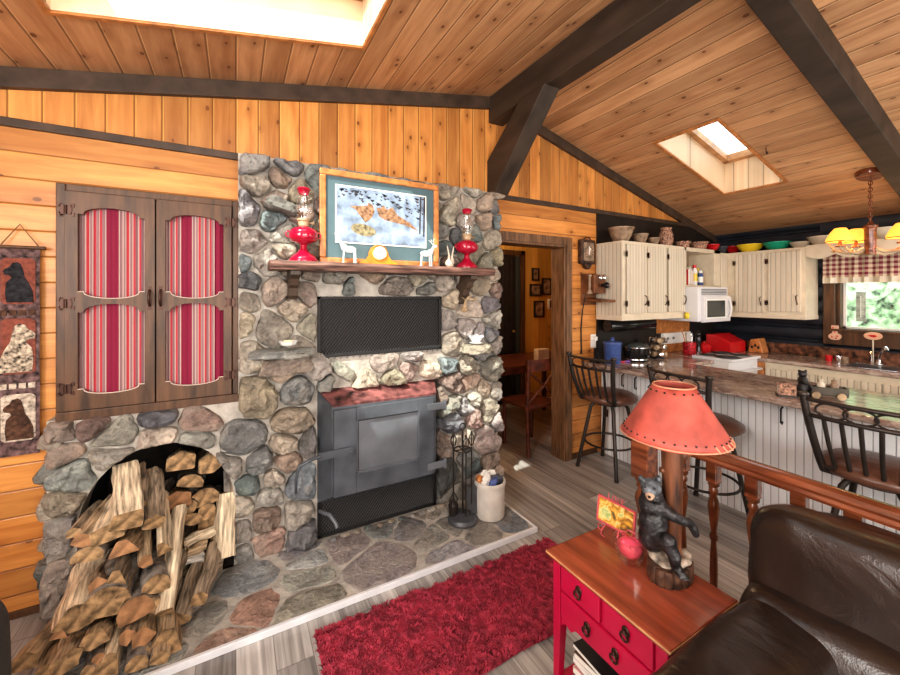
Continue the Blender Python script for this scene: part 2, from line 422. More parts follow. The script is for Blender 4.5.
# fireplace wall, horizontal pine boards up to the dark rail
m = MB()
T = .14
m.box(-2.2, -.70, WY, WY + T, 0, 2.36)
m.box(-.70, .02, WY, WY + T, .80, 2.36)
m.box(.02, 1.72, WY, WY + T, 0, 2.36)
m.box(1.72, 2.66, WY, WY + T, 1.99, 2.36)
m.box(2.66, 5.4, WY, WY + T, 0, 2.36)
struct(m.build('wall_north', M['pine_h']))
m = MB().prism([(-2.2, 2.36), (5.4, 2.36), (5.4, zr(5.4) + .05), (XR, ZR + .05), (-2.2, zl(-2.2) + .05)], 1, WY + .005, WY + T)
struct(m.build('wall_gable', M['pine_v']))
m = MB().box(-2.2, -2.0, -2.8, 2.6, 0, 2.5); struct(m.build('wall_west', M['pine_hy']))
m = MB().prism([(-2.2, 0), (5.4, 0), (5.4, zr(5.4)), (XR, ZR), (-2.2, zl(-2.2))], 1, -2.8, -2.6); struct(m.build('wall_south', M['pine_h']))
def slope(name, xs, ys, hole, zf):
    m = MB()
    for i in range(len(xs) - 1):
        for j in range(len(ys) - 1):
            if (i, j) == hole: continue
            a, b, c, d = xs[i], xs[i + 1], ys[j], ys[j + 1]
            vs = [(x, y, zf(x) + dz) for dz in (0, .08) for y in (c, d) for x in (a, b)]
            m.add(vs, [(0, 2, 3, 1), (4, 5, 7, 6), (0, 1, 5, 4), (2, 6, 7, 3), (0, 4, 6, 2), (1, 3, 7, 5)])
    return struct(m.build(name, M['pine_ceil']))
S1 = (-.64, .61, 1.16, 2.09); S2 = (3.10, 4.18, 1.53, 2.00)
slope('ceiling_west', [-2.2, S1[0], S1[1], XR], [-2.8, S1[2], S1[3], 2.62], (1, 1), zl)
slope('ceiling_east', [XR, S2[0], S2[1], 5.4], [-2.8, S2[2], S2[3], 2.62], (1, 1), zr)
def skylight(S, zf, n, wmat, depth):
    x0, x1, y0, y1 = S; m = MB(); w = .02
    def q(xa, xb, ya, yb, lo=.0):
        vs = [(x, y, zf(x) + dz) for dz in (lo, depth) for y in (ya, yb) for x in (xa, xb)]
        m.add(vs, [(0, 2, 3, 1), (4, 5, 7, 6), (0, 1, 5, 4), (2, 6, 7, 3), (0, 4, 6, 2), (1, 3, 7, 5)])
    e = .004; q(x0 - w, x0 + e, y0 - w, y1 + w, -.002); q(x1 - e, x1 + w, y0 - w, y1 + w, -.002); q(x0, x1, y0 - w, y0 + e, -.002); q(x0, x1, y1 - e, y1 + w, -.002)
    fr = struct(m.build('window_%d' % n, wmat))
    m = MB()   # trim lip round the opening
    def lip(xa, xb, ya, yb):
        vs = [(x, y, zf(x) + dz) for dz in (-.012, .0) for y in (ya, yb) for x in (xa, xb)]
        m.add(vs, [(0, 2, 3, 1), (4, 5, 7, 6), (0, 1, 5, 4), (2, 6, 7, 3), (0, 4, 6, 2), (1, 3, 7, 5)])
    lip(x0 - .02, x1 + .02, y0 - .02, y0); lip(x0 - .02, x1 + .02, y1, y1 + .02); lip(x0 - .02, x0, y0, y1); lip(x1, x1 + .02, y0, y1)
    m.build('opening_trim', M['honey'], fr)
    m = MB()
    for (xa, xb, ya, yb) in ((x0, x1, y0, y0 + .05), (x0, x1, y1 - .05, y1), (x0, x0 + .05, y0, y1), (x1 - .05, x1, y0, y1)):
        vs = [(x, y, zf(x) + dz) for dz in (depth - .06, depth) for y in (ya, yb) for x in (xa, xb)]
        m.add(vs, [(0, 2, 3, 1), (4, 5, 7, 6), (0, 1, 5, 4), (2, 6, 7, 3), (0, 4, 6, 2), (1, 3, 7, 5)])
    m.build('sash', M['wood_edge'], fr)
    m = MB().add([(x0, y0, zf(x0) + depth - .02), (x1, y0, zf(x1) + depth - .02), (x1, y1, zf(x1) + depth - .02), (x0, y1, zf(x0) + depth - .02)], [(0, 1, 2, 3)])
    m.build('pane', M['pane'], fr)
skylight(S1, zl, 1, M['pine_well'], .30)
skylight(S2, zr, 2, M['pine_well'], .34)
# beams
def beamthing(mb, name, label, cat='beam', mat='beam', group=None):
    return single(mb, name, M[mat], label, cat, None, group, bevel=.006)
beamthing(MB().box(1.80, 1.94, -2.6, WY - .001, 2.93, 3.17), 'ridge_beam', 'long dark-stained ridge beam along the peak of the pine ceiling')
m = MB(); vs = [(x, y, zr(x) + dz) for dz in (-.15, .02) for y in (.80, .93) for x in (1.94, WX)]
m.add(vs, [(0, 2, 3, 1), (4, 5, 7, 6), (0, 1, 5, 4), (2, 6, 7, 3), (0, 4, 6, 2), (1, 3, 7, 5)])
beamthing(m, 'rafter_beam', 'dark rafter beam running down the right ceiling slope toward the chandelier')
a = math.radians(42)
m = MB().prism([(WY - .001, 2.34), (WY - .001, 2.62), (2.19, 2.932), (1.93, 2.932), (2.50, 2.34)], 0, 1.785, 1.925)
br = single(m, 'knee_brace', M['beam'], 'short dark diagonal brace from the wall up to the ridge beam', 'brace', bevel=.006)
pb = onX(509, 166, 1.94)
m = MB().lathe([(.012, 0), (.012, .006), (.007, .012)], R=rotm(y=PI / 2), c=(1.936, 2.33, 2.60), seg=10)
m.build('bolt', M['chrome'], br)
# dark trim boards
def trimstrip(n, x0, x1, zf, h, y=WY):
    m = MB(); vs = [(x, yy, zf(x) + dz) for dz in (-h, .0) for yy in (y - .03, y + .004) for x in (x0, x1)]
    m.add(vs, [(0, 2, 3, 1), (4, 5, 7, 6), (0, 1, 5, 4), (2, 6, 7, 3), (0, 4, 6, 2), (1, 3, 7, 5)])
    return struct(m.build('trim_%d' % n, M['trimdark'], bevel=.002))
trimstrip(1, -2.0, 1.80, lambda x: zl(x), .095)
trimstrip(2, 1.94, WX, lambda x: zr(x), .085)
struct(MB().box(-2.0, 5.2, WY - .022, WY + .004, 2.322, 2.362).build('trim_3', M['trimdark'], bevel=.003))
# door opening casing to the hall
m = MB().box(2.655, 2.725, WY - .022, WY + .004, 0, 2.06).box(1.70, 2.655, WY - .021, WY + .004, 1.986, 2.06)
m.box(2.635, 2.6549, WY - .01, WY + T + .02, 0, 1.967).box(1.70, 2.654, WY - .01, WY + T + .02, 1.968, 1.99)
struct(m.build('door_1', M['jamb'], bevel=.004))
struct(MB().box(2.73, 3.07, WY - .014, WY, 0, .05).build('baseboard_north', M['oak_dark'], bevel=.003))
struct(MB().box(-2.0, -.76, WY - .014, WY, 0, .035).build('baseboard_west', M['oak_dark'], bevel=.003))
# dark wall panel in the kitchen corner
struct(MB().box(3.07, WX, WY - .012, WY, .9, 2.325).build('trim_4', M['night']))
# kitchen outer wall: dark rounded log siding with a window
WY0, WY1, WZ0, WZ1 = .45, 1.485, 1.20, 2.02
m = MB()
m.box(WX, WX + .16, WY1, 2.74, 0, 2.36).box(WX, WX + .16, -2.8, .45, 0, 2.36)
m.box(WX, WX + .16, .45, WY1, 0, WZ0).box(WX, WX + .16, .45, WY1, WZ1, 2.36)
def logrow(y0, y1, z0, z1):
    n = max(1, round((z1 - z0) / .145)); h = (z1 - z0) / n
    for k in range(n):
        pr = [(WX + .01, z0 + k * h), (WX - .012, z0 + k * h + .01), (WX - .032, z0 + k * h + h * .3), (WX - .036, z0 + k * h + h * .55), (WX - .024, z0 + k * h + h * .85), (WX + .01, z0 + k * h + h)]
        m.rings([[(p[0], y0, p[1]) for p in pr], [(p[0], y1, p[1]) for p in pr]])
logrow(1.58, 2.60, .92, 2.34); logrow(-2.6, 1.58, .92, 1.04); logrow(-2.6, 1.6, 2.12, 2.33); logrow(-2.6, .3, 1.04, 2.12)
struct(m.build('wall_east', M['navy'], smooth=40))
m = MB()
m.box(WX - .055, WX + .02, WY1, 1.572, 1.045, 2.12).box(WX - .055, WX + .02, .28, WY0, 1.045, 2.12)
m.box(WX - .055, WX + .02, WY0, WY1, 1.045, WZ0 - .02).box(WX - .055, WX + .02, WY0, WY1, WZ1, 2.12)
m.box(WX, WX + .12, WY1 - .025, WY1, WZ0, WZ1).box(WX, WX + .12, WY0, WY0 + .025, WZ0, WZ1)
m.box(WX - .07, WX + .12, WY0 - .03, WY1 + .03, WZ0 - .025, WZ0)
w3 = struct(m.build('window_3', M['oak_dark'], bevel=.004))
MB().box(WX + .08, WX + .1, WY0, WY1, WZ0, WZ0 + .02).box(WX + .08, WX + .1, WY1 - .045, WY1 - .025, WZ0, WZ1).build('sash', M['white'], w3)
MB().add([(WX + .09, WY0, WZ0), (WX + .09, WY1, WZ0), (WX + .09, WY1, WZ1), (WX + .09, WY0, WZ1)], [(0, 1, 2, 3)]).build('pane', M['pane'], w3)
# hall beyond the door opening
m = MB().box(1.4, 5.3, 4.34, 4.42, 0, 2.45)
struct(m.build('wall_hall', M['pine_hall']))
struct(MB().box(1.3, 1.42, 2.74, 4.42, 0, 2.45).build('wall_hall_west', M['pine_hall']))
struct(MB().box(5.2, 5.3, 2.74, 4.42, 0, 2.45).build('wall_hall_east', M['pine_hall']))
struct(MB().box(1.3, 5.3, 2.70, 4.42, 2.40, 2.45).build('ceiling_hall', M['pine_ceil']))
dx0, dx1 = 3.43, 3.85
m = MB().box(dx0 - .5, dx0 - .01, 4.24, 4.29, 0, 2.10)
m = MB()
m.box(2.70, 2.78, 4.31, 4.345, 0, 2.16).box(3.54, 3.62, 4.31, 4.345, 0, 2.16).box(2.70, 3.62, 4.31, 4.345, 2.09, 2.16)
d2 = struct(m.build('door_2', M['oak_dark'], bevel=.004))
m = MB().box(2.78, 3.46, 4.325, 4.34, .01, 2.09)
for k in range(9): m.box(2.80 + k * .072, 2.86 + k * .072, 4.318, 4.326, .05, 2.05)
m.build('door_leaf', M['night'], d2, bevel=.003)
m = MB().box(3.46, 3.52, 4.31, 4.33, .02, 2.08); m.build('mirror_strip', M['dark_glass'], d2)
m = MB().ball((3.40, 4.295, 1.02), .022); m.build('door_knob', M['brass'], d2, smooth=60)

# ------------------------------------------------------------------ stonework
PAL = [(.36, .33, .285), (.26, .265, .26), (.175, .20, .21), (.35, .26, .21), (.40, .35, .285), (.145, .165, .16), (.43, .38, .31), (.32, .285, .24), (.23, .23, .225), (.31, .235, .20), (.38, .36, .33), (.125, .13, .135), (.38, .32, .245), (.33, .31, .28)]
def clip(poly, mx, my, nx, ny):
    out = []; n = len(poly)
    for i in range(n):
        p, q = poly[i], poly[(i + 1) % n]
        a = (p[0] - mx) * nx + (p[1] - my) * ny; b = (q[0] - mx) * nx + (q[1] - my) * ny
        if a <= 0: out.append(p)
        if (a < 0 < b) or (b < 0 < a):
            t = a / (a - b); out.append((p[0] + (q[0] - p[0]) * t, p[1] + (q[1] - p[1]) * t))
    return out
def seeds_poisson(inside, box, rmin, rmax, rng, tries=9000, asp=1.25):
    S = []
    for _ in range(tries):
        p = (rng.uniform(box[0], box[1]), rng.uniform(box[2], box[3]))
        if not inside(*p): continue
        r = rmin + (rmax - rmin) * rng.random() ** 1.6
        if _ > tries * .5: r = rmin
        if all(((p[0] - q[0]) / asp) ** 2 + (p[1] - q[1]) ** 2 > (.5 * (r + q[2])) ** 2 for q in S): S.append((p[0], p[1], r))
    return S
def stones(mb, S, mirrors, fmap, h0, h1, gap, rng, flat=False, pal=PAL):
    pts = [(s[0], s[1]) for s in S]
    ghosts = []
    for p in pts:
        for mf in mirrors:
            g = mf(*p)
            if g: ghosts.append(g)
    allp = pts + ghosts
    for i, p in enumerate(pts):
        poly = [(p[0] - .3, p[1] - .3), (p[0] + .3, p[1] - .3), (p[0] + .3, p[1] + .3), (p[0] - .3, p[1] + .3)]
        for j, q in enumerate(allp):
            if j == i: continue
            dx, dy = q[0] - p[0], q[1] - p[1]; dd = dx * dx + dy * dy
            if dd > .4 or dd < 1e-9: continue
            wgt = .5
            if j < len(pts): wgt = .5 + .22 * (S[i][2] - S[j][2]) / (S[i][2] + S[j][2])
            poly = clip(poly, p[0] + dx * wgt, p[1] + dy * wgt, dx, dy)
            if len(poly) < 3: break
        if len(poly) < 3: continue
        cx = sum(a[0] for a in poly) / len(poly); cy = sum(a[1] for a in poly) / len(poly)
        rad = sum(math.hypot(a[0] - cx, a[1] - cy) for a in poly) / len(poly)
        if rad < .012: continue
        k = max(.55, 1 - gap / rad)
        poly = [(cx + (a[0] - cx) * k, cy + (a[1] - cy) * k) for a in poly]
        for _ in range(2 if (flat or rng.random() < .5) else 1):
            q2 = []; n = len(poly)
            for a in range(n):
                A, B = poly[a], poly[(a + 1) % n]
                q2 += [(A[0] * .82 + B[0] * .18, A[1] * .82 + B[1] * .18), (A[0] * .18 + B[0] * .82, A[1] * .18 + B[1] * .82)]
            poly = q2
        # resample
        per = [0]; n = len(poly)
        for a in range(n): per.append(per[-1] + math.dist(poly[a], poly[(a + 1) % n]))
        N = 30; out = []; a = 0
        for kx in range(N):
            tt = per[-1] * kx / N
            while per[a + 1] < tt: a += 1
            f = (tt - per[a]) / max(1e-9, per[a + 1] - per[a]); A, B = poly[a], poly[(a + 1) % n]
            out.append((A[0] + (B[0] - A[0]) * f, A[1] + (B[1] - A[1]) * f))
        h = (h0 + (h1 - h0) * rng.random()) * min(1.0, .45 + rad / .1)
        tx, ty = rng.uniform(-.3, .3), rng.uniform(-.3, .3)
        sd = rng.uniform(0, 50)
        lv = [(1.0, -.25), (1.0, .35), (.97, .62), (.90, .82), (.80, .93), (.66, 1.0), (.50, 1.04), (.34, 1.06), (.18, 1.07), (.04, 1.08)] if not flat else [(1.0, -.5), (.99, .7), (.95, 1.0), (.5, 1.0), (.06, 1.0)]
        rs = []
        for (sc, hh) in lv:
            ring = []
            for (x, y) in out:
                xx, yy = cx + (x - cx) * sc, cy + (y - cy) * sc
                nz = noise.noise(Vector((xx * 14 + sd, yy * 14, sd))) ; nw = noise.noise(Vector((xx * 34, yy * 34 + sd, sd)))
                z = h * hh
                if hh > .5 and not flat: z += h * (.55 * nz + .35 * nw + .16 * noise.noise(Vector((xx * 75, yy * 75, sd)))) + (tx * (x - cx) + ty * (y - cy)) * sc * .6
                if not flat: xx += .011 * nw; yy += .011 * nz
                elif sc > .9: xx += .012 * nw; yy += .012 * nz
                ring.append(fmap(xx, yy, z))
            rs.append(ring)
        c = rng.choice(pal); b = rng.uniform(.75, 1.25); mb.cc = tuple(min(1, v * b * rng.uniform(.95, 1.05)) for v in c)
        mb.rings(rs, False, True)
def rock(mb, c, r, seed, rot=(0, 0, 0), col=None):
    b0 = len(mb.v); mb.cc = col or rng.choice(PAL)
    mb.ball((0, 0, 0), 1, 22, 14)
    R = rotm(*rot)
    for i in range(b0, len(mb.v)):
        p = mb.v[i]; d = 1 + .28 * noise.noise(p * 1.6 + Vector((seed, 0, 0))) + .12 * noise.noise(p * 4 + Vector((0, seed, 0)))
        p = Vector((max(-.8, min(.8, p.x)), max(-.8, min(.8, p.y)), max(-.62, min(.62, p.z)))) * d
        mb.v[i] = R @ Vector((p.x * r[0], p.y * r[1], p.z * r[2])) + Vector(c)
rng = random.Random(12)
AX, AR, AZ, ATOP = -.335, .325, .40, .765     # arch centre, half width, springing, top
def in_arch(x, z, e=0):
    if abs(x - AX) > AR + e: return False
    if z < AZ: return True
    return ((x - AX) / (AR + e)) ** 2 + ((z - AZ) / (ATOP - AZ + e)) ** 2 < 1
G1 = (.435, 1.285, 1.145, 1.52)
G2 = (.43, 1.25, .03, .93)
def inrect(R, x, z, e=0): return R[0] - e < x < R[1] + e and R[2] - e < z < R[3] + e
XL, XM, XE, ZB, ZT = -.765, .01, 1.79, .945, 2.325
def indom(x, z, e=.02):
    if z < .03 or x < XL: return False
    if x < XM + .0 and z > ZB - e: return False
    if x > XE or z > ZT: return False
    return not (in_arch(x, z, e) or inrect(G1, x, z, e) or inrect(G2, x, z, e))
S = seeds_poisson(indom, (XL, XE, .03, ZT), .085, .235, rng)
def m_edge(x, z):
    return None
def mir(cond, f):
    return lambda x, z: f(x, z) if cond(x, z) else None
mirrors = [mir(lambda x, z: x > XE - .25, lambda x, z: (2 * XE - x + .03, z)), mir(lambda x, z: x < XL + .25, lambda x, z: (2 * XL - x - .02, z)),
           mir(lambda x, z: z > ZT - .25, lambda x, z: (x, 2 * ZT - z)), mir(lambda x, z: z < .28, lambda x, z: (x, .04 - z)),
           mir(lambda x, z: x < XM and ZB - .25 < z < ZB, lambda x, z: (x, 2 * ZB - z)), mir(lambda x, z: x > XM and x < .25 and z > ZB, lambda x, z: (2 * XM - x, z))]
for R in (G1, G2):
    mirrors += [mir(lambda x, z, R=R: R[0] - .25 < x < R[0] and R[2] - .05 < z < R[3] + .05, lambda x, z, R=R: (2 * R[0] - x, z)),
                mir(lambda x, z, R=R: R[1] < x < R[1] + .25 and R[2] - .05 < z < R[3] + .05, lambda x, z, R=R: (2 * R[1] - x, z)),
                mir(lambda x, z, R=R: R[3] < z < R[3] + .25 and R[0] < x < R[1], lambda x, z, R=R: (x, 2 * R[3] - z)),
                mir(lambda x, z, R=R: R[2] - .25 < z < R[2] and R[0] < x < R[1], lambda x, z, R=R: (x, 2 * R[2] - z))]
def arch_mirror(x, z):
    if z < AZ:
        d = abs(x - AX) - AR
        return (x - 2 * d * (1 if x > AX else -1), z) if 0 < d < .25 else None
    vx, vz = (x - AX) / AR, (z - AZ) / (ATOP - AZ); r = math.hypot(vx, vz)
    if r < 1.8: return (AX + vx / r * (2 - r) * AR, AZ + vz / r * (2 - r) * (ATOP - AZ))
mirrors.append(arch_mirror)
fp = thing('stone_fireplace', 'floor-to-ceiling fieldstone chimney with an arched log niche at its left', 'fireplace', (.9, CF, 0))
m = MB()
stones(m, S, mirrors, lambda u, v, h: Vector((u, CF + .015 - h, v)), .028, .085, .0075, rng)
# bulging stones that wrap the chimney's right corner
for k in range(16):
    z = .10 + k * .132; r = rng.uniform(.06, .085); m.cc = rng.choice(PAL)
    rock(m, (1.752 + rng.uniform(-.01, .015), CF + .065, z), (r * .8, .075, r * 1.0), k * 3.3, (rng.uniform(-.3, .3), rng.uniform(-.3, .3), 0))
for k in range(6):
    z = .08 + k * .155; r = rng.uniform(.065, .085); m.cc = rng.choice(PAL)
    rock(m, (-.745 + rng.uniform(-.02, .01), CF + .05, z), (r * .8, .07, r * 1.05), k * 5.1 + 40, (0, rng.uniform(-.4, .4), 0))
m.build('stones', M['stone'], fp, smooth=50)
m = MB(); YB = CF + .012; YE = WY + .002
def mbox(x0, x1, z0, z1): m.box(x0, x1, YB, YE, z0, z1)
mbox(XM, G1[0], .0, ZT); mbox(G1[1], XE, 0, ZT); mbox(G1[0], G1[1], G1[3], ZT); mbox(G1[0], G1[1], G2[3], G1[2]); 
mbox(G1[0] - .01, G2[0] + .0, 0, .03)
mbox(XL, AX - AR, 0, ZB); mbox(AX + AR, XM, 0, ZB)
N = 18
for i in range(N):
    t0, t1 = PI - PI * i / N, PI - PI * (i + 1) / N
    x0, x1 = AX + AR * math.cos(t0), AX + AR * math.cos(t1); z0, z1 = AZ + (ATOP - AZ) * math.sin(t0), AZ + (ATOP - AZ) * math.sin(t1)
    vs = [(x0, YB, z0), (x1, YB, z1), (x1, YB, ZB), (x0, YB, ZB), (x0, YE, z0), (x1, YE, z1), (x1, YE, ZB), (x0, YE, ZB)]
    m.add(vs, [(0, 1, 2, 3), (4, 7, 6, 5), (0, 4, 5, 1), (3, 2, 6, 7)])
m.build('mortar', M['mortar'], fp)
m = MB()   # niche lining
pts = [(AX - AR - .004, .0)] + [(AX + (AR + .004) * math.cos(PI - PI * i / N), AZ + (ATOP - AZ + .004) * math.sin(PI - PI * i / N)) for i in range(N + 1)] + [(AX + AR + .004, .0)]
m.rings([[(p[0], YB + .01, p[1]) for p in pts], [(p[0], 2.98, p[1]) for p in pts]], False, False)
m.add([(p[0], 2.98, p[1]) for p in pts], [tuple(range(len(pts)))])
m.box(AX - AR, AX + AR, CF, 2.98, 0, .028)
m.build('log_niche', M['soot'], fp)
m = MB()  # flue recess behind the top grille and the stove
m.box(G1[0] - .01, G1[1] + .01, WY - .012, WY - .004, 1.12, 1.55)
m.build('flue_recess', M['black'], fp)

# flagstone hearth
hx0, hx1, hy0 = -.62, 1.69, 1.915
he = thing('hearth', 'low flagstone hearth slab with a white metal edge in front of the stove', 'hearth', (.5, 2.2, 0))
m = MB().box(hx0, hx1, hy0, CF + .02, .001, .028); m.build('mortar_bed', M['mortar'], he)
m = MB().box(hx0, hx1, hy0 - .014, hy0 + .004, .001, .034).box(hx1 - .003, hx1 + .012, hy0 - .014, CF + .0, .001, .034)
m.build('edging', M['edge_metal'], he, bevel=.003)
S = seeds_poisson(lambda x, y: hx0 < x < hx1 and hy0 < y < CF, (hx0, hx1, hy0, CF), .12, .34, rng, 5000, 1.5)
mi2 = [mir(lambda x, y: x > hx1 - .25, lambda x, y: (2 * hx1 - x, y)), mir(lambda x, y: x < hx0 + .25, lambda x, y: (2 * hx0 - x, y)), mir(lambda x, y: y < hy0 + .25, lambda x, y: (x, 2 * hy0 - y)), mir(lambda x, y: y > CF - .25, lambda x, y: (x, 2 * CF - y))]
m = MB()
stones(m, S, mi2, lambda u, v, h: Vector((u, v, .028 + h)), .003, .006, .014, rng, True, [(.37, .36, .34), (.29, .31, .32), (.39, .36, .32), (.34, .35, .35), (.21, .235, .25), (.41, .385, .345), (.40, .27, .22), (.37, .34, .32)])
# loose cobbles at the foot of the stove
for k in range(11):
    m.cc = rng.choice(PAL); x = .52 + k * .075
    m.ball((x, 2.42 + rng.uniform(-.01, .01), .03), (rng.uniform(.022, .036), .022, .018), 12, 8)
m.build('flagstones', M['stone'], he, smooth=40)

# jutting ledge stones (part of the chimney)
m = MB()
rock(m, onY(280, 207, CF - .05), (.105, .11, .05), 3, (0, .25, 0), (.20, .20, .18)); m.build('ledge_stone', M['stone'], fp, smooth=50); m = MB()
pL = onY(284, 350, CF - .10); rock(m, pL + Vector((0, .04, -.02)), (.20, .15, .035), 5, (0, 0, .1), (.30, .31, .29))
m.build('ledge_stone', M['stone'], fp, smooth=50); m = MB(); rock(m, pL + Vector((.02, .08, -.10)), (.17, .10, .075), 9, (0, 0, 0), (.29, .24, .2))
m.build('ledge_stone', M['stone'], fp, smooth=50); m = MB(); pR = onY(476, 345, CF - .08); rock(m, pR + Vector((0, .04, -.03)), (.15, .14, .05), 8, (0, 0, 0), (.42, .38, .3))
m.build('ledge_stone', M['stone'], fp, smooth=50)
# ================================================================== FIREPLACE WALL OBJECTS
# --- shuttered wall cabinet
YC = 2.46
def PC(px, py, y=YC):
    p = onY(px, py, y); return (p.x, p.z)
cb = thing('shutter_cabinet', 'dark oak built-in wall cabinet with striped red fabric in two shutter doors', 'cabinet', (-.36, YC, .95))
x0, x1, z0, z1 = -.735, .012, .935, 2.055
m = MB().box(x0, x0 + .035, YC, WY, z0 + .045, z1).box(x1 - .03, x1, YC, WY, z0 + .045, z1).box(x0 + .035, x1 - .03, YC, WY, z1 - .035, z1).box(x0, x1, YC - .004, WY, z0, z0 + .045)
m.box(x0 + .036, x1 - .031, YC + .06, YC + .075, z0 + .046, z1 - .036)
m.build('frame', M['oak_dark'], cb, bevel=.004)
def shutter(xa, xb, ox0, ox1, hside):
    zt, zb = z1 - .037, z0 + .05
    m = MB(); y0, y1 = YC - .012, YC + .012
    za = PC(100, 216)[1]
    zt_s, zt_p = 1.915, 1.952      # upper opening shoulders, peak
    zm_s, zm_t = 1.545, 1.512      # upper opening foot shoulders, trough
    zl_s, zl_p = 1.447, 1.487
    zb_s, zb_t = 1.082, 1.052
    m.box(xa, ox0, y0, y1, zb, zt).box(ox1, xb, y0, y1, zb, zt)
    cx, hw = (ox0 + ox1) / 2, (ox1 - ox0) / 2; sh = .022
    def curve(zs, zp):
        return [(ox0, zs), (ox0 + sh, zs)] + [(cx + (hw - sh) * math.cos(PI - PI * i / 12), zs + (zp - zs) * (.15 + .85 * math.sin(PI * i / 12))) for i in range(13)] + [(ox1 - sh, zs), (ox1, zs)]
    def strip(lo, hi):
        for i in range(len(lo) - 1):
            (xa_, za_), (xb_, zb_) = lo[i], lo[i + 1]; (xc_, zc_), (xd_, zd_) = hi[i], hi[i + 1]
            vs = [(xa_, y0, za_), (xb_, y0, zb_), (xd_, y0, zd_), (xc_, y0, zc_), (xa_, y1, za_), (xb_, y1, zb_), (xd_, y1, zd_), (xc_, y1, zc_)]
            m.add(vs, [(0, 1, 2, 3), (4, 7, 6, 5), (0, 4, 5, 1), (3, 2, 6, 7)])
    A, B, C, D = curve(zt_s, zt_p), curve(zm_s, zm_t), curve(zl_s, zl_p), curve(zb_s, zb_t)
    strip(A, [(p[0], zt) for p in A]); strip(C, B); strip([(p[0], zb) for p in D], D)
    d = m.build('shutter_door', M['oak_dark'], cb)
    # gathered fabric panels
    f = MB()
    for (zlo, zhi) in ((1.04, 1.50), (1.50, 1.96)):
        n = 60; lo = []; hi = []
        for i in range(n + 1):
            x = ox0 - .01 + (ox1 - ox0 + .02) * i / n; yy = YC + .022 + .004 * math.sin(i * .9) + .002 * math.sin(i * 2.3)
            lo.append((x, yy, zlo)); hi.append((x, yy, zhi))
        f.rings([lo, hi], False, False, False)
    f.build('fabric_panel', M['stripe'], d, smooth=60)
    t = MB()
    for c_ in (B, D):
        t.tube([(p[0], y0 + .002, p[1] + .001) for p in c_], .0028, 6)
    t.build('piping', M['piping'], d, smooth=60)
    hx = xa + .004 if hside < 0 else xb - .004
    for hz in (1.93, 1.49, 1.09):
        h = MB().box(hx - .022, hx + .022, y0 - .004, y0 + .001, hz - .022, hz + .022)
        h.box(hx - .03, hx - .018, y0 - .004, y0 + .001, hz - .03, hz - .012).box(hx - .03, hx - .018, y0 - .004, y0 + .001, hz + .012, hz + .03).box(hx + .018, hx + .03, y0 - .004, y0 + .001, hz - .03, hz - .012).box(hx + .018, hx + .03, y0 - .004, y0 + .001, hz + .012, hz + .03)
        h.lathe([(.006, -.02), (.006, .02)], (hx, y0 - .006, hz), 8); h.build('hinge', M['hinge'], d)
    px_ = ox1 + .021 if hside < 0 else ox0 - .019
    h = MB().box(px_ - .009, px_ + .009, y0 - .003, y0 + .001, 1.455, 1.575)
    h.tube([(px_, y0, 1.475), (px_, y0 - .024, 1.49), (px_, y0 - .028, 1.515), (px_, y0 - .024, 1.54), (px_, y0, 1.555)], .006, 8)
    h.build('pull_handle', M['hinge'], d, smooth=50)
shutter(-.700, -.362, -.655, -.403, -1)
shutter(-.355, -.022, -.318, -.060, 1)

# --- tapestry with three dog panels, hung on a dowel
def PW(px, py, y): p = onY(px, py, y); return p.x, p.z
ty = WY - .03
tp = thing('dog_tapestry', 'narrow purple-brown woven hanging showing three seated dogs on the pine wall', 'wall hanging', (-.89, ty, .8))
tx0, tx1, tz0, tz1 = -.968, -.822, .775, 1.755
m = MB(); n = 24
m.rings([[(tx0, ty + .003 * math.sin(k * .8), tz1 - (tz1 - tz0) * k / n) for k in range(n + 1)], [(tx1, ty + .003 * math.sin(k * .8 + 1), tz1 - (tz1 - tz0) * k / n) for k in range(n + 1)]], False, False, False)
m.build('woven_cloth', M['tap_base'], tp)
MB().tube([(tx0 - .015, ty, tz1), (tx1 + .02, ty, tz1)], .008).build('dowel', M['oak_dark'], tp, smooth=60)
MB().tube([(tx0 + .01, ty, tz1), ((tx0 + tx1) / 2, ty + .015, tz1 + .11), (tx1 - .0, ty, tz1)], .003, 6).build('hanging_cord', M['rope'], tp)
def dogpoly(cx, z, s, fl=1):
    P = [(-.36, 0), (-.40, .25), (-.36, .50), (-.20, .62), (-.26, .68), (-.42, .70), (-.46, .78), (-.40, .84), (-.26, .90), (-.18, .99), (-.02, 1.02), (.08, .97), (.16, .80), (.20, .64), (.34, .48), (.46, .28), (.48, 0)]
    return [(cx + fl * p[0] * s * .58, z + p[1] * s) for p in P]
yy = ty - .006
for (zc, bgm, dm, fl, h) in ((1.595, 'tap_red', 'tap_black', 1, .215), (1.29, 'tap_red', 'tap_gold', -1, .26), (.955, 'tap_cream', 'tap_brown', 1, .22)):
    cx = (tx0 + tx1) / 2 + .002; w = .058; h2 = h / 2; c = .014
    m = MB().prism([(cx - w, zc - h2 + c), (cx - w + c, zc - h2), (cx + w - c, zc - h2), (cx + w, zc - h2 + c), (cx + w, zc + h2 - c), (cx + w - c, zc + h2), (cx - w + c, zc + h2), (cx - w, zc + h2 - c)], 1, yy, yy + .002)
    pn = m.build('dog_panel', M[bgm], tp)
    m = MB().prism(dogpoly(cx, zc - h2 + .008, h * .86, fl), 1, yy - .003, yy - .0005)
    m.build('woven_dog', M[dm], pn)
for zc in (1.455, 1.11):
    m = MB()
    for k in range(4):
        m.box(tx0 + .012 + k * .032, tx0 + .036 + k * .032, yy + .001, yy + .003, zc - .02, zc + .005)
    m.build('woven_border', M['tap_cream'] if zc < 1.2 else M['tap_brown'], tp)

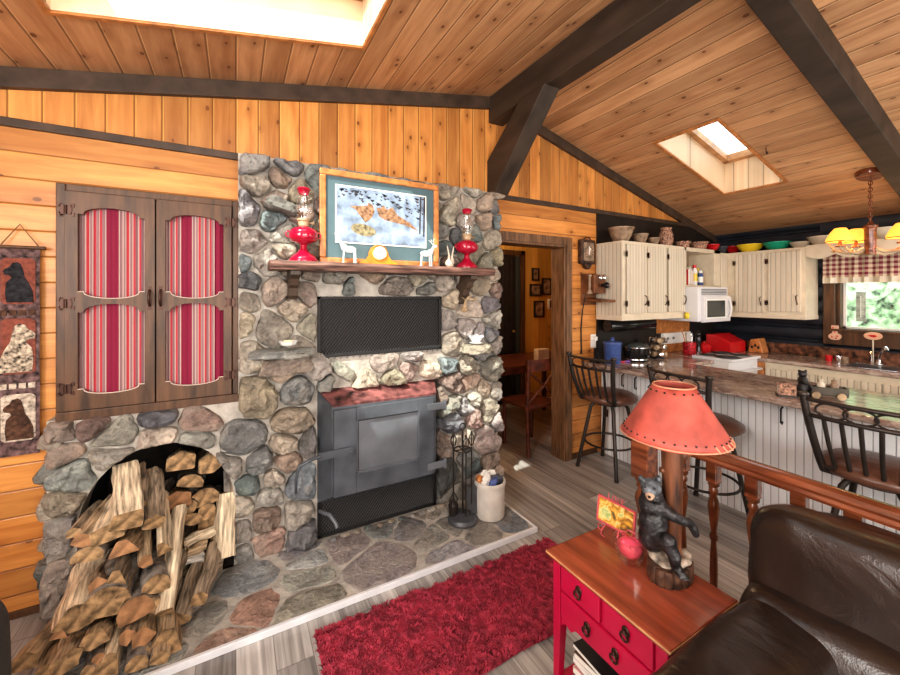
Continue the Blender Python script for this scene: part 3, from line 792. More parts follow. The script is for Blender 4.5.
# --- mantel shelf
mz = 1.715
mt = thing('mantel_shelf', 'rough dark wooden mantel shelf on two brackets above the black grille', 'shelf', (.87, 2.33, 1.67))
m = MB()
n = 40; rs = []
for i in range(n + 1):
    x = .155 + 1.435 * i / n; w_ = .006 * noise.noise(Vector((x * 9, 0, 0)))
    rs.append([(x, 2.215 + w_, mz), (x, 2.208 + w_, mz - .02), (x, 2.222 + w_, mz - .048), (x, CF + .04, mz - .05), (x, CF + .04, mz)])
m.rings(rs); m.build('shelf_board', plain('mantel_wood', (.21, .12, .095), .5, var=.45, scale=10, stretch=(.6, 6, 6), bump=.4), mt, smooth=30)
for bx in (.285, 1.44):
    m = MB().prism([(CF + .03, mz - .05), (2.25, mz - .05), (2.25, mz - .075), (2.29, mz - .095), (2.31, mz - .13), (2.345, mz - .145), (2.36, mz - .19), (2.40, mz - .205), (2.405, mz - .24), (CF + .03, mz - .26)], 0, bx - .026, bx + .026)
    m.build('bracket', M['trimdark'], mt, bevel=.003)
# --- black mesh grilles
def grille(name, label, x0, x1, z0, z1, y, tilt_frame=.018):
    g = thing(name, label, 'grille', ((x0 + x1) / 2, y, z0))
    m = MB().box(x0, x1, y, y + .02, z0, z0 + tilt_frame).box(x0, x1, y, y + .02, z1 - tilt_frame, z1).box(x0, x0 + tilt_frame, y, y + .02, z0, z1).box(x1 - tilt_frame, x1, y, y + .02, z0, z1)
    m.build('frame', M['black'], g, bevel=.002)
    m = MB(); px_, pz = .040, .026
    nx, nz = int((x1 - x0) / px_), int((z1 - z0) / pz / 1)
    for k in range(nz):
        z = z0 + k * pz
        for sgn in (1, -1):
            pts_f = []
            for i in range(2 * nx + 1):
                xx = x0 + i * px_ / 2; zz = z + (pz * .5 if (i % 2 == 0) == (sgn > 0) else -pz * .5) * 1.0
                pts_f.append((xx, zz))
            if sgn < 0: continue
            a = [(p[0], y + .010, p[1] + .0022) for p in pts_f]; b = [(p[0], y + .006, p[1] - .0022) for p in pts_f]
            m.rings([a, b], False, False, False)
            a = [(p[0], y + .010, 2 * z - p[1] + pz + .0022) for p in pts_f]; b = [(p[0], y + .006, 2 * z - p[1] + pz - .0022) for p in pts_f]
            if k % 1 == 0: m.rings([a, b], False, False, False)
    m.build('expanded_mesh', M['mesh'], g)
    m = MB().box(x0, x1, y + .03, y + .034, z0, z1); m.build('backing', M['black'], g)
    return g
grille('vent_grille', 'wide black expanded-metal grille set in stone under the mantel', G1[0], G1[1], 1.145, 1.52, CF - .005)
grille('vent_grille', 'low black mesh grille below the steel stove door at the hearth', .44, 1.245, .032, .40, CF + .01)
# --- steel stove front
st = thing('wood_stove', 'grey steel wood stove front with a framed square door', 'stove', (.85, CF, .25))
B = [(.43, .245), (1.245, .235), (1.245, .925), (.43, .955)]
Fq = [(.487, .352), (1.165, .352), (1.165, .875), (.487, .885)]
yb, yf = CF + .03, 2.295
m = MB()
m.add([(p[0], yb, p[1]) for p in B] + [(p[0], yf, p[1]) for p in Fq], [(0, 1, 5, 4), (1, 2, 6, 5), (3, 0, 4, 7), (4, 5, 6, 7)])
m.build('stove_body', M['steel'], st, bevel=.003)
m = MB()
m.add([(B[3][0], yb, B[3][1] + .002), (B[2][0], yb, B[2][1] + .002), (Fq[2][0], yf - .003, Fq[2][1] + .004), (Fq[3][0], yf - .003, Fq[3][1] + .004), (B[3][0], yb, B[3][1] - .01), (B[2][0], yb, B[2][1] - .01), (Fq[2][0], yf, Fq[2][1] - .01), (Fq[3][0], yf, Fq[3][1] - .01)], [(0, 3, 2, 1), (3, 7, 6, 2)])
m.build('top_plate', M['steel_rust'], st)
dx0_, dx1_, dz0, dz1 = .492, 1.135, .358, .862
m = MB()
yd = yf - .03
ix0, ix1, iz0, iz1 = .625, 1.03, .475, .785
m.box(dx0_, ix0, yd, yf - .002, dz0, dz1).box(ix1, dx1_, yd, yf - .002, dz0, dz1).box(ix0, ix1, yd, yf - .002, dz0, iz0).box(ix0, ix1, yd, yf - .002, iz1, dz1)
dr = m.build('stove_door', M['steel'], st, bevel=.004)
m = MB().box(ix0, ix1, yd + .016, yf - .002, iz0, iz1); m.build('door_panel', M['steel_light'], dr)
m = MB(); w = .007
m.box(ix0, ix1, yd + .006, yd + .018, iz0, iz0 + w).box(ix1 - w, ix1, yd + .006, yd + .018, iz0, iz1).box(ix0, ix0 + w, yd + .006, yd + .018, iz0, iz1)
m.build('panel_bead', M['steel_light'], dr)
MB().box(ix0 + .007, ix1 - .007, yd + .012, yd + .0155, iz1 - .007, iz1).box(ix0 + .007, ix0 + .014, yd + .012, yd + .0155, iz0 + .007, iz1 - .007).build('panel_gap', M['black'], dr)  # black strips painting the shadow at the recess's top and left
for hz in (.80, .415):
    m = MB().box(1.085, 1.215, yd - .014, yd, hz - .022, hz + .022); m.lathe([(.011, -.035), (.011, .035)], (1.215, yd - .005, hz), 12)
    m.build('hinge', M['steel_light'], dr, bevel=.002)
pl = onY(317, 424, 2.27)
m = MB().box(.405, .605, yd - .016, yd - .003, .60, .642); m.lathe([(.009, 0), (.009, .008), (.004, .012)], (.585, yd - .024, .62), 10, R=rotm(x=PI / 2))
m.tube([(.42, yd - .01, .622), (.36, yd - .03, .62), (.30, yd - .035, .60), (.285, yd - .03, .53), (.285, yd - .02, .45)], .006, 8, rad=[.011, .010, .009, .008, .007])
m.build('latch_lever', M['steel'], dr, smooth=40)
m = MB().tube([(.44, 2.40, .235), (.45, 2.33, .255), (.47, 2.27, .27), (.495, 2.23, .235), (.50, 2.215, .215)], .011, 10)
m.build('damper_handle', M['steel_light'], st, smooth=60)
m = MB().tube([(.95, yd - .004, 1.0), (.955, yd - .06, .95), (.99, yd - .05, .86), (1.0, yd - .03, .80)], .004, 6)

# --- framed picture on the mantel
yp = 2.334
fr = thing('framed_picture', 'honey-oak framed snow scene with tan animals, teal mat, on the mantel', 'picture', (.83, yp, mz))
a0, a1, b0, b1 = .425, 1.203, mz + .001, 2.272
w = .036
m = MB().box(a0, a1, yp - .012, yp + .012, b0, b0 + w).box(a0, a1, yp - .012, yp + .012, b1 - w, b1).box(a0, a0 + w, yp - .012, yp + .012, b0 + w, b1 - w).box(a1 - w, a1, yp - .012, yp + .012, b0 + w, b1 - w)
m.build('frame', M['honey'], fr, bevel=.007)
MB().box(a0 + w, a1 - w, yp + .002, yp + .008, b0 + w, b1 - w).build('mat_board', M['teal'], fr)
c0, c1, d0, d1 = .515, 1.112, 1.842, 2.19
MB().box(c0, c1, yp - .001, yp + .003, d0, d1).build('mat_bevel', M['white'], fr)
c0 += .008; c1 -= .008; d0 += .008; d1 -= .008
pt = MB().box(c0, c1, yp - .002, yp + .002, d0, d1).build('painting', M['snow'], fr)
rg = random.Random(4)
def PX(u, v): return (c0 + u * (c1 - c0), d0 + v * (d1 - d0))
def patch(mb, P, d): mb.prism([PX(*p) for p in P], 1, yp - .002 - d, yp - .0015)
m = MB()
for k in range(75):
    u = rg.uniform(0, .98); v = 1 - rg.random() * (.16 + .40 * abs(u - .15)) ; u2 = min(.97, u)
    a_ = rg.uniform(-.7, .1); L = rg.uniform(.02, .07); v = min(.96, v)
    patch(m, [(u2, v), (min(1, u2 + L), max(0, min(1, v + L * a_))), (min(1, u2 + L * .5), max(0, min(1, v + L * a_ - .035)))], .0005)
patch(m, [(.92, .25), (.935, 1), (.95, 1), (.94, .25)], .0004); patch(m, [(.97, .2), (.98, 1), (1, 1), (.99, .2)], .0004)
m.build('painted_branches', M['paintdark'], pt)
m = MB()
patch(m, [(.13, .66), (.20, .60), (.24, .50), (.30, .38), (.36, .46), (.40, .60), (.38, .72), (.33, .76), (.32, .70), (.27, .68)], .0008)
patch(m, [(.42, .68), (.45, .52), (.52, .46), (.60, .44), (.75, .40), (.92, .30), (.80, .46), (.66, .58), (.60, .72), (.54, .66), (.50, .74), (.47, .68)], .0008)
m.build('painted_tan_animals', M['fur1'], pt)
m = MB().prism([PX(.28 + .13 * math.cos(t / 14 * 2 * PI) * 1.05, .24 + .11 * math.sin(t / 14 * 2 * PI) - .03 * math.cos(t / 14 * 2 * PI)) for t in range(14)], 1, yp - .0028, yp - .0015)
m.build('painted_curled_animal', M['fur2'], pt)

# --- red oil lamps
def oil_lamp(x, y, z, label, k=1.0):
    o = thing('oil_lamp', label, 'oil lamp', (x, y, z), 'red glass oil lamps on the mantel')
    s = k
    m = MB().lathe([(.078, 0), (.080, .008), (.066, .03), (.035, .052), (.020, .075), (.017, .095), (.030, .105)], seg=32, c=(x, y, z + .002)); m.build('base', M['redliquid'], o, smooth=50)
    m = MB().lathe([(.030, .105), (.066, .118), (.078, .135), (.078, .165), (.066, .185), (.035, .198), (.025, .205)], seg=32, c=(x, y, z)); m.build('oil_font', M['redliquid'], o, smooth=50)
    m = MB().lathe([(.026, .203), (.030, .215), (.030, .23), (.036, .235), (.036, .245)], seg=24, c=(x, y, z)); m.lathe([(.007, 0), (.007, .02), (.012, .021), (.012, .026)], (x + .03, y, z + .225), 10, R=rotm(y=PI / 2)); m.build('burner', M['antler'], o, smooth=40)
    m = MB().lathe([(.034, .245), (.036, .262), (.047, .285), (.046, .31), (.034, .345), (.027, .375), (.027, .39)], seg=28, c=(x, y, z), caps=False); m.build('glass_chimney', M['glass'], o, smooth=60)
    m = MB().lathe([(.027, .388), (.032, .405), (.038, .412), (.032, .420), (.030, .405)], seg=28, c=(x, y, z), caps=False); m.build('red_rim', M['redliquid'], o, smooth=60)
    m = MB().ring((x - .078, y, z + .155), .016, .004, (0, 1, 0)).ring((x + .078, y, z + .155), .016, .004, (0, 1, 0)); m.build('handle', M['redliquid'], o, smooth=60)
oil_lamp(.335, 2.315, mz, 'red glass oil lamp left of the framed picture, beside the cabinet end')
oil_lamp(1.425, 2.325, mz, 'red glass oil lamp at the right end of the mantel')
# --- mantel clock
x, y = .765, 2.288
ck = thing('mantel_clock', 'small golden-wood tambour clock centred on the mantel', 'clock', (x, y, mz))
P = [(-.115, 0), (.115, 0), (.115, .012), (.095, .018), (.075, .03), (.058, .055), (.055, .075), (.04, .105), (.015, .12), (-.015, .12), (-.04, .105), (-.055, .075), (-.058, .055), (-.075, .03), (-.095, .018), (-.115, .012)]
MB().prism([(x + p[0], mz + .001 + p[1]) for p in P], 1, y - .025, y + .025).build('case', M['clockwood'], ck, bevel=.002)
MB().lathe([(.046, 0), (.046, .008), (.038, .010)], (x, y - .024, mz + .071), 28, R=rotm(x=PI / 2)).build('bezel', M['brass'], ck, smooth=40)
dial = MB().lathe([(.038, 0), (.038, .002)], (x, y - .0335, mz + .071), 28, R=rotm(x=PI / 2)).build('dial', M['white'], ck)
m = MB()
for k in range(12):
    a = k * PI / 6; m.box(-.0015, .0015, -.001, .001, .027, .034, R=rotm(y=a), at=(x, y - .0365, mz + .071))
m.box(-.0015, .0015, -.001, .001, 0, .024, R=rotm(y=.9), at=(x, y - .037, mz + .071)).box(-.0015, .0015, -.001, .001, 0, .018, R=rotm(y=-1.1), at=(x, y - .037, mz + .071))
m.build('hands_and_hour_marks', M['black'], dial)
# --- clear glass deer figurines
def glass_deer(x, y, label, fl=1):
    g = thing('glass_deer', label, 'figurine', (x, y, mz), 'clear glass figurines on the mantel')
    s = .92; m = MB(); z = mz + .006
    m.ball((x, y, z + .085 * s), (.046 * s, .02, .022 * s), 16, 10); m.ball((x + fl * .03, y, z + .095 * s), (.02, .017, .022), 12, 8)
    for dx, dy in ((-.035, -.01), (-.03, .01), (.032, -.01), (.028, .01)):
        m.tube([(x + dx, y + dy, z + .075 * s), (x + dx * 1.1, y + dy, z)], .004, 6)
    m.tube([(x + fl * .035, y, z + .10 * s), (x + fl * .05, y, z + .125 * s), (x + fl * .055, y, z + .14 * s)], .01, 8, rad=[.014, .010, .008])
    m.ball((x + fl * .065, y, z + .142 * s), (.018, .010, .011), 10, 8)
    m.build('body', M['glass_ornament'], g, smooth=60)
    m = MB()
    for sd in (-1, 1):
        bx, by, bz = x + fl * .055, y + sd * .006, z + .15 * s
        m.tube([(bx, by, bz), (bx - .012, by + sd * .01, bz + .02), (bx - .006, by + sd * .016, bz + .04)], .002, 6); m.tube([(bx - .012, by + sd * .01, bz + .02), (bx - .028, by + sd * .012, bz + .032)], .002, 6)
    m.build('antlers', M['glass_ornament'], g, smooth=60)
    m = MB()
    for dx in (-.038, .034): m.lathe([(.016, 0), (.016, .004), (.005, .007)], (x + dx, y, mz + .001), 14)
    m.build('feet', M['glass_ornament'], g, smooth=40)
glass_deer(.585, 2.28, 'clear glass figurine between left oil lamp and clock', -1)
glass_deer(1.085, 2.28, 'clear glass figurine right of the clock, by the frame corner', 1)
x, y = 1.285, 2.31
m = MB()
for sd in (-1, 1):
    m.tube([(x, y, mz + .012), (x + sd * .014, y, mz + .04), (x + sd * .012, y, mz + .085), (x + sd * .026, y, mz + .15)], .008, 10, rad=[.018, .013, .007, .004])
m.ball((x - .01, y, mz + .03), (.03, .022, .028))
o = single(m, 'split_vase', M['creamware'], 'small cream two-pronged vase between picture frame and right lamp', 'vase', (x, y, mz)); remesh(o, .003)
# --- little things on ledge stones
p = pL + Vector((.02, -.02, .022))
g = thing('tealight_dish', 'glass tealight dish glowing on the left ledge stone', 'candle', p)
m = MB().lathe([(.02, 0), (.04, .008), (.052, .03), (.049, .03), (.036, .012), (.01, .008)], c=p, seg=10, caps=True); m.build('glass_dish', M['glass_ornament'], g, smooth=20)
m = MB().lathe([(.022, .010), (.022, .032), (.004, .033)], c=p, seg=16); m.build('tealight', plain('tealight_wax', (.95, .75, .35), .5, var=0, emit=.6), g, smooth=40)
p = pR + Vector((.0, -.0, .014))
m = MB().lathe([(.045, 0), (.05, .006), (.03, .012), (.045, .03), (.052, .045), (.048, .045), (.03, .02)], c=p, seg=14)
for k in range(8): m.ball(p + Vector((.05 * math.cos(k * PI / 4), .05 * math.sin(k * PI / 4), .05)), .009, 8, 6)
single(m, 'glass_dish', M['glass_ornament'], 'small crown-shaped glass dish on the right ledge stone', 'dish', p, smooth=40)
# antler-like hooks under the mantel, right
p = onY(468, 300, CF - .06)
m = MB(); rock(m, p + Vector((.03, .05, -.02)), (.075, .05, .05), 21, (0, 0, 0), (.34, .28, .2))
m2 = MB()
m2.tube([p + Vector((-.02, .02, -.06)), p + Vector((-.03, -.02, .0)), p + Vector((.01, -.03, .04))], .008, 8, rad=[.011, .009, .004])
m2.tube([p + Vector((-.03, -.02, .0)), p + Vector((-.07, -.03, .02))], .006, 8, rad=[.008, .003]).tube([p + Vector((-.02, -.02, .01)), p + Vector((.04, -.03, .0)), p + Vector((.06, -.03, .03))], .006, 8, rad=[.008, .006, .003])
m2.ball(p + Vector((-.02, .02, -.07)), (.02, .04, .02))
single(m2, 'antler_hook', M['antler'], 'small antler hook on the stones below the mantel\'s right end', 'hook', p, smooth=60)

# --- hearth tools
tx, ty_ = 1.315, 2.20
hz = .036
tl = thing('fireplace_tool_set', 'iron fireplace tool set on a round grey base beside the crock', 'fireplace tools', (tx, ty_, hz))
m = MB().lathe([(.098, 0), (.10, .012), (.092, .02), (.088, .032), (.05, .04), (.012, .048)], (tx, ty_, hz), 36); m.build('base', M['iron_grey'], tl, smooth=35)
m = MB().tube([(tx, ty_, hz + .04), (tx, ty_, hz + .52), (tx, ty_, hz + .60)], .0065, 10); m.ring((tx, ty_, hz + .62), .022, .004, (0, 1, 0)); m.build('pole', M['iron'], tl, smooth=60)
m = MB().ring((tx, ty_, hz + .47), .055, .005, (0, 0, 1))
for k in range(4): m.tube([(tx, ty_, hz + .47), (tx + .055 * math.cos(k * PI / 2), ty_ + .055 * math.sin(k * PI / 2), hz + .47)], .004, 6)
m.build('hanger_ring', M['iron'], tl, smooth=60)
def tool(nm, ang, head, mat='iron'):
    cx, cy = tx + .062 * math.cos(ang), ty_ + .062 * math.sin(ang)
    o = MB().tube([(cx, cy, hz + .10), (cx, cy, hz + .48)], .0048, 8); 
    for s_ in (-.012, .0, .012): o.tube([(cx + s_, cy, hz + .50), (cx + s_ * 1.8, cy, hz + .535), (cx + s_ * .4, cy, hz + .57)], .0032, 6)
    o.ball((cx, cy, hz + .495), .008); o.ball((cx, cy, hz + .578), .008)
    t_ = o.build(nm, M['iron'], tl, smooth=60)
    h = MB(); head(h, cx, cy); h.build('tool_head', M[mat], t_, smooth=40)
def shovel(h, cx, cy):
    rs = []
    for k in range(7):
        z = hz + .225 - k * .032; w_ = [.02, .042, .048, .05, .05, .047, .038][k]
        rs.append([(cx - w_, cy - .012, z), (cx, cy + .004, z), (cx + w_, cy - .012, z), (cx + w_, cy - .016, z), (cx, cy, z), (cx - w_, cy - .016, z)])
    h.rings(rs)
tool('shovel', -.25, shovel, 'iron_grey')
tool('brush', PI * .8, lambda h, cx, cy: h.lathe([(.012, .02), (.03, .03), (.034, .10), (.014, .125), (.006, .14)], (cx, cy, hz), 16))
tool('poker', -1.75, lambda h, cx, cy: h.tube([(cx, cy, hz + .12), (cx, cy, hz + .06)], .004, 6).tube([(cx, cy, hz + .10), (cx + .03, cy, hz + .085), (cx + .03, cy, hz + .065)], .004, 6))
tool('tongs', 2.9, lambda h, cx, cy: h.tube([(cx, cy, hz + .2), (cx - .03, cy, hz + .14), (cx, cy, hz + .06)], .004, 6).tube([(cx, cy, hz + .2), (cx + .03, cy, hz + .14), (cx, cy, hz + .06)], .004, 6))
# --- stoneware crock full of kindling paper
cx, cy = 1.51, 2.165
cr = thing('stoneware_crock', 'off-white stoneware crock of crumpled paper on the hearth corner', 'crock', (cx, cy, hz))
MB().lathe([(.092, 0), (.099, .008), (.100, .20), (.097, .212), (.106, .216), (.107, .238), (.102, .245), (.094, .242), (.090, .10), (.0, .09)], (cx, cy, hz), 36).build('crock_body', M['ceramic'], cr, smooth=40)
pg = random.Random(5)
for k, (dx, dy, mm) in enumerate([(-.035, -.01, 'paper'), (.03, .03, 'paper'), (0, -.04, 'blue'), (-.02, .04, 'paper'), (.04, -.02, 'greyglaze'), (-.05, .02, 'honey')]):
    m = MB(); b0_ = len(m.v); m.ball((0, 0, 0), 1, 10, 7)
    for i in range(len(m.v)):
        q = m.v[i] * (1 + .5 * noise.noise(m.v[i] * 2.2 + Vector((k, 0, 0)))); m.v[i] = rotm(k, k * 2, k) @ Vector((q.x * .04, q.y * .028, q.z * .05)) + Vector((cx + dx, cy + dy, hz + .225 + pg.uniform(0, .02)))
    single(m, 'crumpled_paper', M[mm], ['pale crumpled paper at the left of the crock', 'white crumpled paper at the back right of the crock', 'blue printed scrap in the crock middle', 'pale paper wad at the back of the crock', 'dark grey scrap at the crock\'s front right', 'brown scrap at the crock\'s left rim'][k], 'paper', (cx + dx, cy + dy, hz + .2), 'paper scraps in the crock')
# ================================================================== FIREWOOD
lr = random.Random(31)
def log_mesh(L, w, h, kind, seed):
    """split log along +X from 0 (front, cut face) to L; returns MB"""
    r = random.Random(seed); n = 10
    m = MB()
    if kind == 'round':
        prof = [(math.cos(2 * PI * i / n) * w / 2 * r.uniform(.9, 1.06), math.sin(2 * PI * i / n) * h / 2 * r.uniform(.9, 1.06)) for i in range(n)]
        bark = [True] * n
    elif kind == 'half':
        prof = [(-w / 2, -h * .3), (-w * .2, -h * .36), (w * .2, -h * .33), (w / 2, -h * .28), (w * .49, .08 * h), (w * .32, h * .36), (w * .1, h * .5), (-w * .12, h * .5), (-w * .34, h * .36), (-w * .49, h * .05)]
        bark = [False, False, False, True, True, True, True, True, True, True]
    elif kind == 'bot':   # bark underneath, split faces on top
        prof = [(-w / 2, h * .10), (-w * .42, -h * .25), (-w * .2, -h * .46), (w * .08, -h * .5), (w * .36, -h * .36), (w / 2, -h * .02), (w * .3, h * .22), (w * .1, h * .46), (-w * .05, h * .5), (-w * .28, h * .30)]
        bark = [True, True, True, True, True, False, False, False, False, False]
    else:
        base = r.choice([[(-.5, -.42), (.46, -.5), (.5, .1), (.05, .5), (-.46, .3)], [(-.5, -.5), (.5, -.42), (.44, .42), (-.42, .5)], [(-.5, -.35), (.1, -.5), (.5, -.2), (.30, .42), (-.25, .5)], [(-.5, -.5), (.5, -.48), (.22, .5), (-.1, .46)]])
        prof = []; nb = len(base)
        for q in range(nb):
            (ax, az), (bx_, bz_) = base[q], base[(q + 1) % nb]
            prof += [((ax * .93 + bx_ * .07) * w, (az * .93 + bz_ * .07) * h), ((ax + bx_) / 2 * w, (az + bz_) / 2 * h), ((ax * .07 + bx_ * .93) * w, (az * .07 + bz_ * .93) * h)]
        n = len(prof)
        bark = [kind == 'bside' and 3 <= q <= 5 for q in range(n)]
    rs = []; K = 12; sx = r.uniform(0, 90)
    for i in range(K + 1):
        x = L * i / K; t = i / K
        tw = r.uniform(-.01, .01) + .12 * (t - .5) * (1 if seed % 2 else -1)
        bx, bz = .012 * noise.noise(Vector((t * 2.2, sx, 0))) * 1.4, .012 * noise.noise(Vector((t * 2.2, 0, sx))) * 1.4
        sc = 1 + .07 * noise.noise(Vector((t * 3, sx, sx))) - .05 * t
        ring = []
        for (a, b) in prof:
            q = .05 * noise.noise(Vector((a * 60 + sx, b * 60, t * 4)))
            a2, b2 = a * (sc + q), b * (sc + q)
            c, s = math.cos(tw), math.sin(tw)
            ring.append(Vector((x + (.006 * noise.noise(Vector((a * 50, b * 50, sx))) if i in (0, K) else 0), a2 * c - b2 * s + bx, a2 * s + b2 * c + bz)))
        rs.append(ring)
    b0 = len(m.f); m.rings(rs, False, False)
    for i in range(K):
        for j in range(n): m.mi[b0 + i * n + j] = 1 if bark[j] else 0
    m.cur = 2
    N = len(m.v)
    for ridx in (0, K):
        c = sum(rs[ridx], Vector()) / n
        b = len(m.v); m.v.append(c)
        for j in range(n):
            m.f.append([ridx * n + j, ridx * n + (j + 1) % n, b]); m.mi.append(2); m.col.append((1, 1, 1))
    return m
SPL = ['split_b', 'split_c']
M['split_b'] = plain('split_firewood_pale', (.74, .61, .43), .8, var=.38, scale=20, bump=.7, bscale=30, bdist=.008, stretch=(.35, 4, 4))
M['split_c'] = plain('split_firewood_greyed', (.37, .29, .205), .85, var=.42, scale=20, bump=.7, bscale=30, bdist=.008, stretch=(.35, 4, 4))
M['end_orange'] = plain('firewood_end_orange', (.36, .19, .09), .85, var=.3, scale=22)
def firelog(A, B, w, h, kind, roll, label, seed, mat='split', bark='bark', end='endgrain', group='split logs in the niche and its pile'):
    A, B = Vector(A), Vector(B); d = B - A; L = d.length; m = log_mesh(L, w, h, kind, seed)
    q = d.to_track_quat('X', 'Z').to_matrix() @ rotm(x=roll)
    o = m.build('firewood_log', [M[mat], M[bark], M[end]], None, smooth=32)
    o.rotation_euler = q.to_euler(); o.location = A
    tag(o, label, 'firewood', group); return o
# (front px, py, y) -> (back px, py, y), width px, height ratio, kind, roll, material, label
LG = [
 (127, 520, 2.10, 126, 468, 2.46, 27, .75, 'w', .05, 'split_b', 'thick pale split log jutting highest from the niche\'s left side'),
 (84, 540, 2.12, 112, 500, 2.48, 17, .8, 'w', .5, 'split', 'narrow split log beside the thick pale one, second from the pile\'s left edge'),
 (104, 536, 2.11, 118, 498, 2.48, 26, .7, 'w', -.3, 'split_b', 'broad wedge log leaning just left under the thick pale log'),
 (74, 533, 2.15, 100, 505, 2.50, 11, .9, 'bside', .2, 'split_c', 'thin split log at the far left, touching the niche edge stones'),
 (88, 556, 2.10, 108, 535, 2.44, 25, .62, 'half', 0, 'split', 'log showing a bright oval cut end at the pile\'s left'),
 (145, 563, 2.10, 143, 515, 2.45, 13, 1.1, 'w', .2, 'split', 'slim split log pointing down in the middle of the pile'),
 (163, 548, 2.14, 161, 492, 2.48, 14, 1.1, 'w', -.3, 'split_b', 'light slim log right of the pile\'s centre, upper tier'),
 (154, 522, 2.17, 154, 472, 2.50, 17, 1.0, 'bside', .4, 'split_c', 'greyish split log directly right of the thick pale log'),
 (141, 505, 2.2, 144, 465, 2.52, 11, 1.0, 'w', .9, 'split_c', 'dark narrow log wedged high behind the thick pale log'),
 (125, 547, 2.11, 138, 525, 2.44, 26, .55, 'w', 0, 'split', 'flat split log lying under the thick pale log'),
 (166, 612, 2.03, 180, 508, 2.40, 17, .9, 'w', .3, 'split_b', 'long light log running steeply down the pile\'s right side'),
 (78, 618, 2.05, 93, 560, 2.42, 40, .7, 'bot', -.2, 'split_b', 'large wedge log with a dark end at the pile\'s left middle'),
 (108, 604, 2.05, 124, 555, 2.42, 40, .85, 'half', .1, 'split', 'fat half-round log with grey bark in the pile\'s middle'),
 (137, 612, 2.04, 144, 572, 2.40, 29, .9, 'half', -.2, 'split_c', 'grey-barked log right of the fat half-round one'),
 (155, 587, 2.07, 160, 548, 2.42, 24, .9, 'half', .1, 'split_c', 'dull grey round-backed log near the pile\'s right side'),
 (123, 597, 2.04, 138, 560, 2.38, 9, 1.2, 'w', .8, 'split', 'thin reddish splinter between two barked logs'),
 (167, 648, 1.97, 168, 606, 2.33, 31, .8, 'w', .2, 'split', 'square chunky log at the pile\'s lower right corner'),
 (141, 636, 1.99, 152, 598, 2.35, 20, .8, 'w', -.4, 'split', 'mid-sized split log left of the lower right chunk'),
 (110, 664, 1.94, 124, 612, 2.33, 24, .8, 'w', .35, 'split_b', 'pale split log pointing down at the pile\'s front'),
 (62, 664, 1.98, 82, 628, 2.33, 20, .8, 'w', -.3, 'split_b', 'pale split log at the front left of the pile'),
 (24, 662, 2.02, 60, 618, 2.38, 22, .75, 'bside', .1, 'split', 'leftmost log lying out on the floor boards'),
 (60, 634, 2.04, 80, 606, 2.4, 15, .5, 'w', .3, 'split_c', 'flat thin log above the leftmost one'),
 (94, 640, 1.99, 106, 610, 2.35, 25, .62, 'w', -.1, 'split', 'stubby log with a pale square end at centre front'),
 (146, 655, 1.96, 152, 625, 2.32, 14, 1.1, 'w', .6, 'split_c', 'narrow log near the front right of the pile'),
 (137, 668, 1.93, 142, 635, 2.3, 19, .9, 'half', .1, 'split_c', 'front right log cut off by the bottom of the photo'),
 (98, 660, 1.95, 108, 630, 2.3, 11, 1.0, 'round', 0, 'split_c', 'small round grey stick at the front centre'),
 (88, 671, 1.93, 98, 640, 2.3, 11, 1.0, 'round', 0, 'split_c', 'lowest small round stick at the front centre'),
 (75, 655, 1.97, 92, 622, 2.33, 12, 1.0, 'w', .7, 'split_c', 'small split stick between two front left logs'),
 (45, 672, 1.99, 68, 640, 2.34, 15, .8, 'w', .2, 'split', 'low front left log by the bottom of the photo'),
 (125, 635, 2.0, 136, 602, 2.35, 13, 1.0, 'w', -.8, 'split_c', 'dark slim stick in the front middle gap'),
 (160, 668, 1.93, 162, 640, 2.3, 17, .8, 'bside', .4, 'split', 'lowest log at the right, against the hearth edge'),
 (118, 578, 2.08, 128, 545, 2.42, 18, .8, 'w', .2, 'split_c', 'half-hidden log between the upper and middle tiers'),
 (150, 605, 2.05, 154, 572, 2.4, 14, .9, 'w', .5, 'split_c', 'half-hidden narrow log right of the pile\'s middle'),
 (96, 585, 2.09, 108, 560, 2.42, 17, .8, 'w', -.5, 'split_c', 'half-hidden log over the large wedge log'),
 (181, 461, 2.50, 181, 455, 2.86, 25, .75, 'w', .1, 'split', 'dim log at the very top of the niche stack'),
 (211, 463, 2.46, 208, 455, 2.84, 25, .75, 'w', -.35, 'split', 'orange-ended log at the top right of the niche stack'),
 (191, 482, 2.48, 190, 474, 2.86, 23, .6, 'half', .2, 'split', 'second-row log under the top pair in the niche'),
 (177, 500, 2.44, 178, 492, 2.82, 25, .65, 'w', .1, 'split', 'wide log in the niche, left in the third row'),
 (203, 499, 2.48, 202, 492, 2.86, 26, .7, 'half', -.2, 'split_c', 'dark log in the niche, centre of the third row'),
 (209, 510, 2.45, 208, 502, 2.82, 16, .9, 'round', 0, 'split', 'small log with a round light end, right in the niche'),
 (194, 518, 2.43, 196, 510, 2.80, 18, .62, 'round', .2, 'split_c', 'flattened round log in the middle of the niche'),
 (180, 513, 2.38, 181, 506, 2.76, 12, .8, 'w', 0, 'split_b', 'little square-ended log beside the long steep one'),
 (224, 556, 2.40, 227, 492, 2.50, 18, .9, 'w', .4, 'split_b', 'tall upright log leaning against the niche\'s right edge'),
 (231, 530, 2.44, 231, 470, 2.56, 12, .9, 'bside', .2, 'split_c', 'dark upright stick behind the tall right log'),
]
for i, (a, b, y0, c, d, y1, w, hr, kind, roll, mat, lab) in enumerate(LG):
    A = onY(a, b, y0); Bp = onY(c, d, y1)
    W = w * y0 / ray(a, b)[1] / F
    A.z = max(A.z, W * hr * .55 + .035 * (hx0 < A.x) ); Bp.z = max(Bp.z, W * hr * .5 + .03)
    firelog(A, Bp, W, W * hr, kind, roll, lab, 100 + i * 7, mat, end='end_orange' if i % 4 == 1 else 'endgrain')
